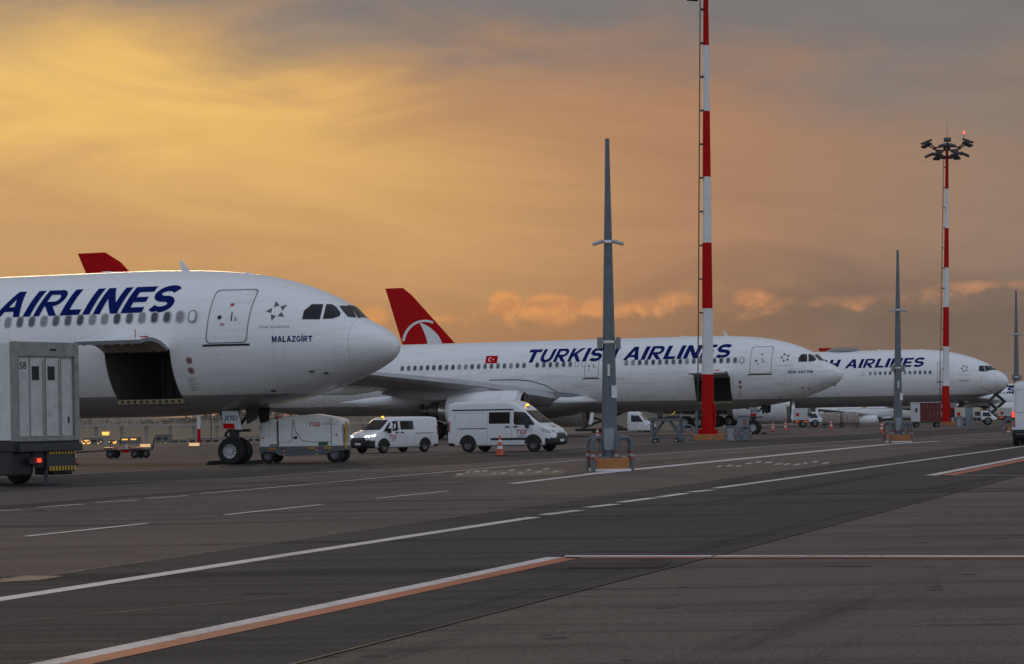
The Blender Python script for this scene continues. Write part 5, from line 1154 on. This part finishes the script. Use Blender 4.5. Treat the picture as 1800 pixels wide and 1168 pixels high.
def post(label, name, x, y, Y, H, r, bands, m_):
    p = AT(x,y,Y); root = thing(name, label, 'pole', (p.x,p.y,ground_z(p.x,p.y)), 0); root.rotation_euler = (0,.012,0)
    for k in range(bands): mb = MB(); mb.cyl((0,0,H*k/bands),(0,0,H*(k+1)/bands),r,n=10); mb.build('band' if bands>1 else 'shaft', [m_ if bands==1 else (rpaint if k%2==0 else wpaint)], root, smooth=True, auto=40)
    mb = MB(); mb.cyl((0,0,0),(0,0,.15),r*2,n=10); mb.build('foot', [dsteel], root)
post('red and white banded pole left of the nose wheels', 'marker_pole', 349.5, 783, 170, 6.0, .16, 3, None)
post('thin dark pole beyond the nose wheels', 'lamp_pole', 371, 783, 200, 5.0, .06, 1, dsteel)
post('red and white pole glimpsed between the two vans', 'marker_pole', 767, 775, 160, 5.0, .12, 3, None)
# ================================================================ valley: buildings, viaduct, hills
conc_far = mat('viaduct_concrete',(.30,.26,.23),.8,var=.15,scale=.2)
def viaduct():
    Y = 1350; a, b = AT(40,747.5,Y), AT(760,741,Y*1.25); root = thing('viaduct', 'long concrete road viaduct crossing the valley at left', 'bridge', (a.x,a.y,-14)); d = Vector((b.x-a.x,b.y-a.y,0)); L = d.length; d.normalize(); n = Vector((-d.y,d.x,0)); zt = a.z+14; slope = (b.z-a.z)/L
    mb = MB(); P = []
    for t in (0,L): c = d*t; z = zt+slope*t; P += [c-n*5+Vector((0,0,z)), c+n*5+Vector((0,0,z)), c+n*5+Vector((0,0,z-1.9)), c-n*5+Vector((0,0,z-1.9))]
    mb.add(P, [(0,1,5,4),(1,2,6,5),(2,3,7,6),(3,0,4,7),(0,3,2,1),(4,5,6,7)]); mb.build('deck', [conc_far], root)
    k = 12.0
    while k < L:
        c = d*k; mb = MB(); mb.box((c.x,c.y,(zt+slope*k-2)/2-2),(2.2,2.6,zt+slope*k+2)); mb.build('pier', [conc_far], root); k += (19,31,24,11)[int(k)%4]
viaduct()
glow = mat('lit_windows',(1.0,.48,.08),.5,emit=1.3); glow2 = mat('lamp_glow',(1.0,.50,.10),.5,emit=1.5)
bc = [mat('far_wall_%d'%i, c, .8, var=.12, scale=.3) for i,c in enumerate(((.20,.185,.17),(.27,.25,.235),(.13,.125,.12)))]
def block(label, x0, x1, yt, yb, Y, k, lights=()):
    a, b = AT(x0,yb,Y), AT(x1,yt,Y); w, h = b.x-a.x, b.z-a.z; d = max(8,w*.5)
    root = thing('building', label, 'building', ((a.x+b.x)/2,Y,a.z), 0, 'low airport buildings in the valley')
    mb = MB(); mb.bb(-w/2,w/2,0,d,-3,h); wl = mb.build('wall', [bc[k]], root); mb = MB(); mb.bb(-w/2-.2,w/2+.2,-.2,d,h,h+.35); mb.build('roof', [bc[2]], root)
    n = max(2,int(w/3.0))
    for i in range(n): mb = MB(); xx = -w/2+w*(i+.5)/n; mb.bb(xx-w/n*.33,xx+w/n*.33,-.08,0.02,h*.35,h*.75); mb.build('window', [glow if i in lights else glass], wl)
    return root
Yb = 760
for args in (('pale low block left of the lit tower',146,184,771,781,0,(0,3)),('grey hall left of the lit strip',188,206,775,783,1,(1,)),('long building with glowing windows under the viaduct',212,242,770,776,2,tuple(range(12))),('wide pale shed right of the glowing building',331,386,771,781,1,()),('dark hangar with lit fascia',273,297,765,779,2,(2,)),('pale flat sheds in the valley middle',300,330,774,780,1,()),('small white store by the apron edge',142,160,777,783,1,(0,1,2)),('low terminal wing behind the nose wheels',388,470,768,782,1,(3,)),('stone-coloured depot beyond the low van',640,700,762,779,0,())): block(*args[:5], Yb+args[1]*.2, args[5], args[6])
mb_ = AT(186,781,740); r_ = thing('control_tower', 'small tower with brightly lit cab in the valley', 'tower', mb_); mb = MB(); mb.cyl((0,0,-3),(0,0,3.6),1.2,1.0,12); mb.build('shaft', [bc[1]], r_); mb = MB(); mb.cyl((0,0,3.6),(0,0,5.0),1.3,1.6,12); mb.build('lit_cab', [glow2], r_); mb = MB(); mb.cyl((0,0,5.0),(0,0,5.4),1.7,1.2,12); mb.build('roof', [bc[2]], r_)
rr = random.Random(4); ORD = ('first','second','third','fourth','fifth','sixth','seventh','eighth','ninth')
for i in range(9):
    x = (145,152,160,171,176,192,205,283,290)[i]+rr.uniform(-2,2); y = 778+rr.uniform(-2,3); p = AT(x,y,720); r_ = thing('yard_lamp', ORD[i]+' lit orange yard lamp counted from the left, low in the valley', 'lamp', (p.x,p.y,p.z-2.2), 0, 'orange yard lamps in the valley'); mb = MB(); mb.cyl((0,0,-3),(0,0,2.2),.06,n=5); mb.build('stem', [dsteel], r_); mb = MB(); mb.revolve([(2.0,.05),(2.15,.2),(2.4,.18),(2.5,.05)], (0,0,0), 'Z', 8, True, True); mb.build('lamp_globe', [glow2], r_)
# woods on the far ridge: one mass, leaf clumps on short stems
mb = MB(); rr = random.Random(11)
for i in range(1700):
    x = rr.uniform(-620,520); y = rr.uniform(1980,2350); z = ground_z(x,y); h = rr.uniform(3.5,7.5)*(1+.5*math.sin(x*.019+1.2)); w = h*rr.uniform(.35,.6)
    mb.cyl((x,y,z-.5),(x,y,z+h*.5),.25,.15,4,False)
    for k in range(7):
        c = Vector((x+rr.gauss(0,w*.5), y+rr.gauss(0,w*.5), z+h*rr.uniform(.35,1.0))); s = w*rr.uniform(.3,.6); q_ = [c+Vector((rr.uniform(-1,1),rr.uniform(-1,1),rr.uniform(-1,1)))*s for _ in range(4)]; mb.add(q_, [(0,1,2),(0,2,3),(0,3,1),(1,3,2)])
o = mb.build('woodland', [mat('far_foliage',(.045,.048,.03),.9,var=.4,scale=.1)]); tag(o, 'far dark woodland along the ridge at the horizon', 'woodland', kind='stuff')
# evening haze over the valley
mb = MB(); mb.bb(-2600,3600,-320,4300,-20,34); hz = mb.build('haze', [])
hm = bpy.data.materials.new('evening_haze'); hm.use_nodes = True; nt = hm.node_tree; nt.nodes.clear(); vo = nt.nodes.new('ShaderNodeVolumePrincipled'); vo.inputs['Color'].default_value = (.62,.60,.60,1); vo.inputs['Density'].default_value = .00011; vo.inputs['Anisotropy'].default_value = .3
ou = nt.nodes.new('ShaderNodeOutputMaterial'); nt.links.new(vo.outputs[0], ou.inputs['Volume']); hz.data.materials.append(hm); tag(hz, kind='stuff')
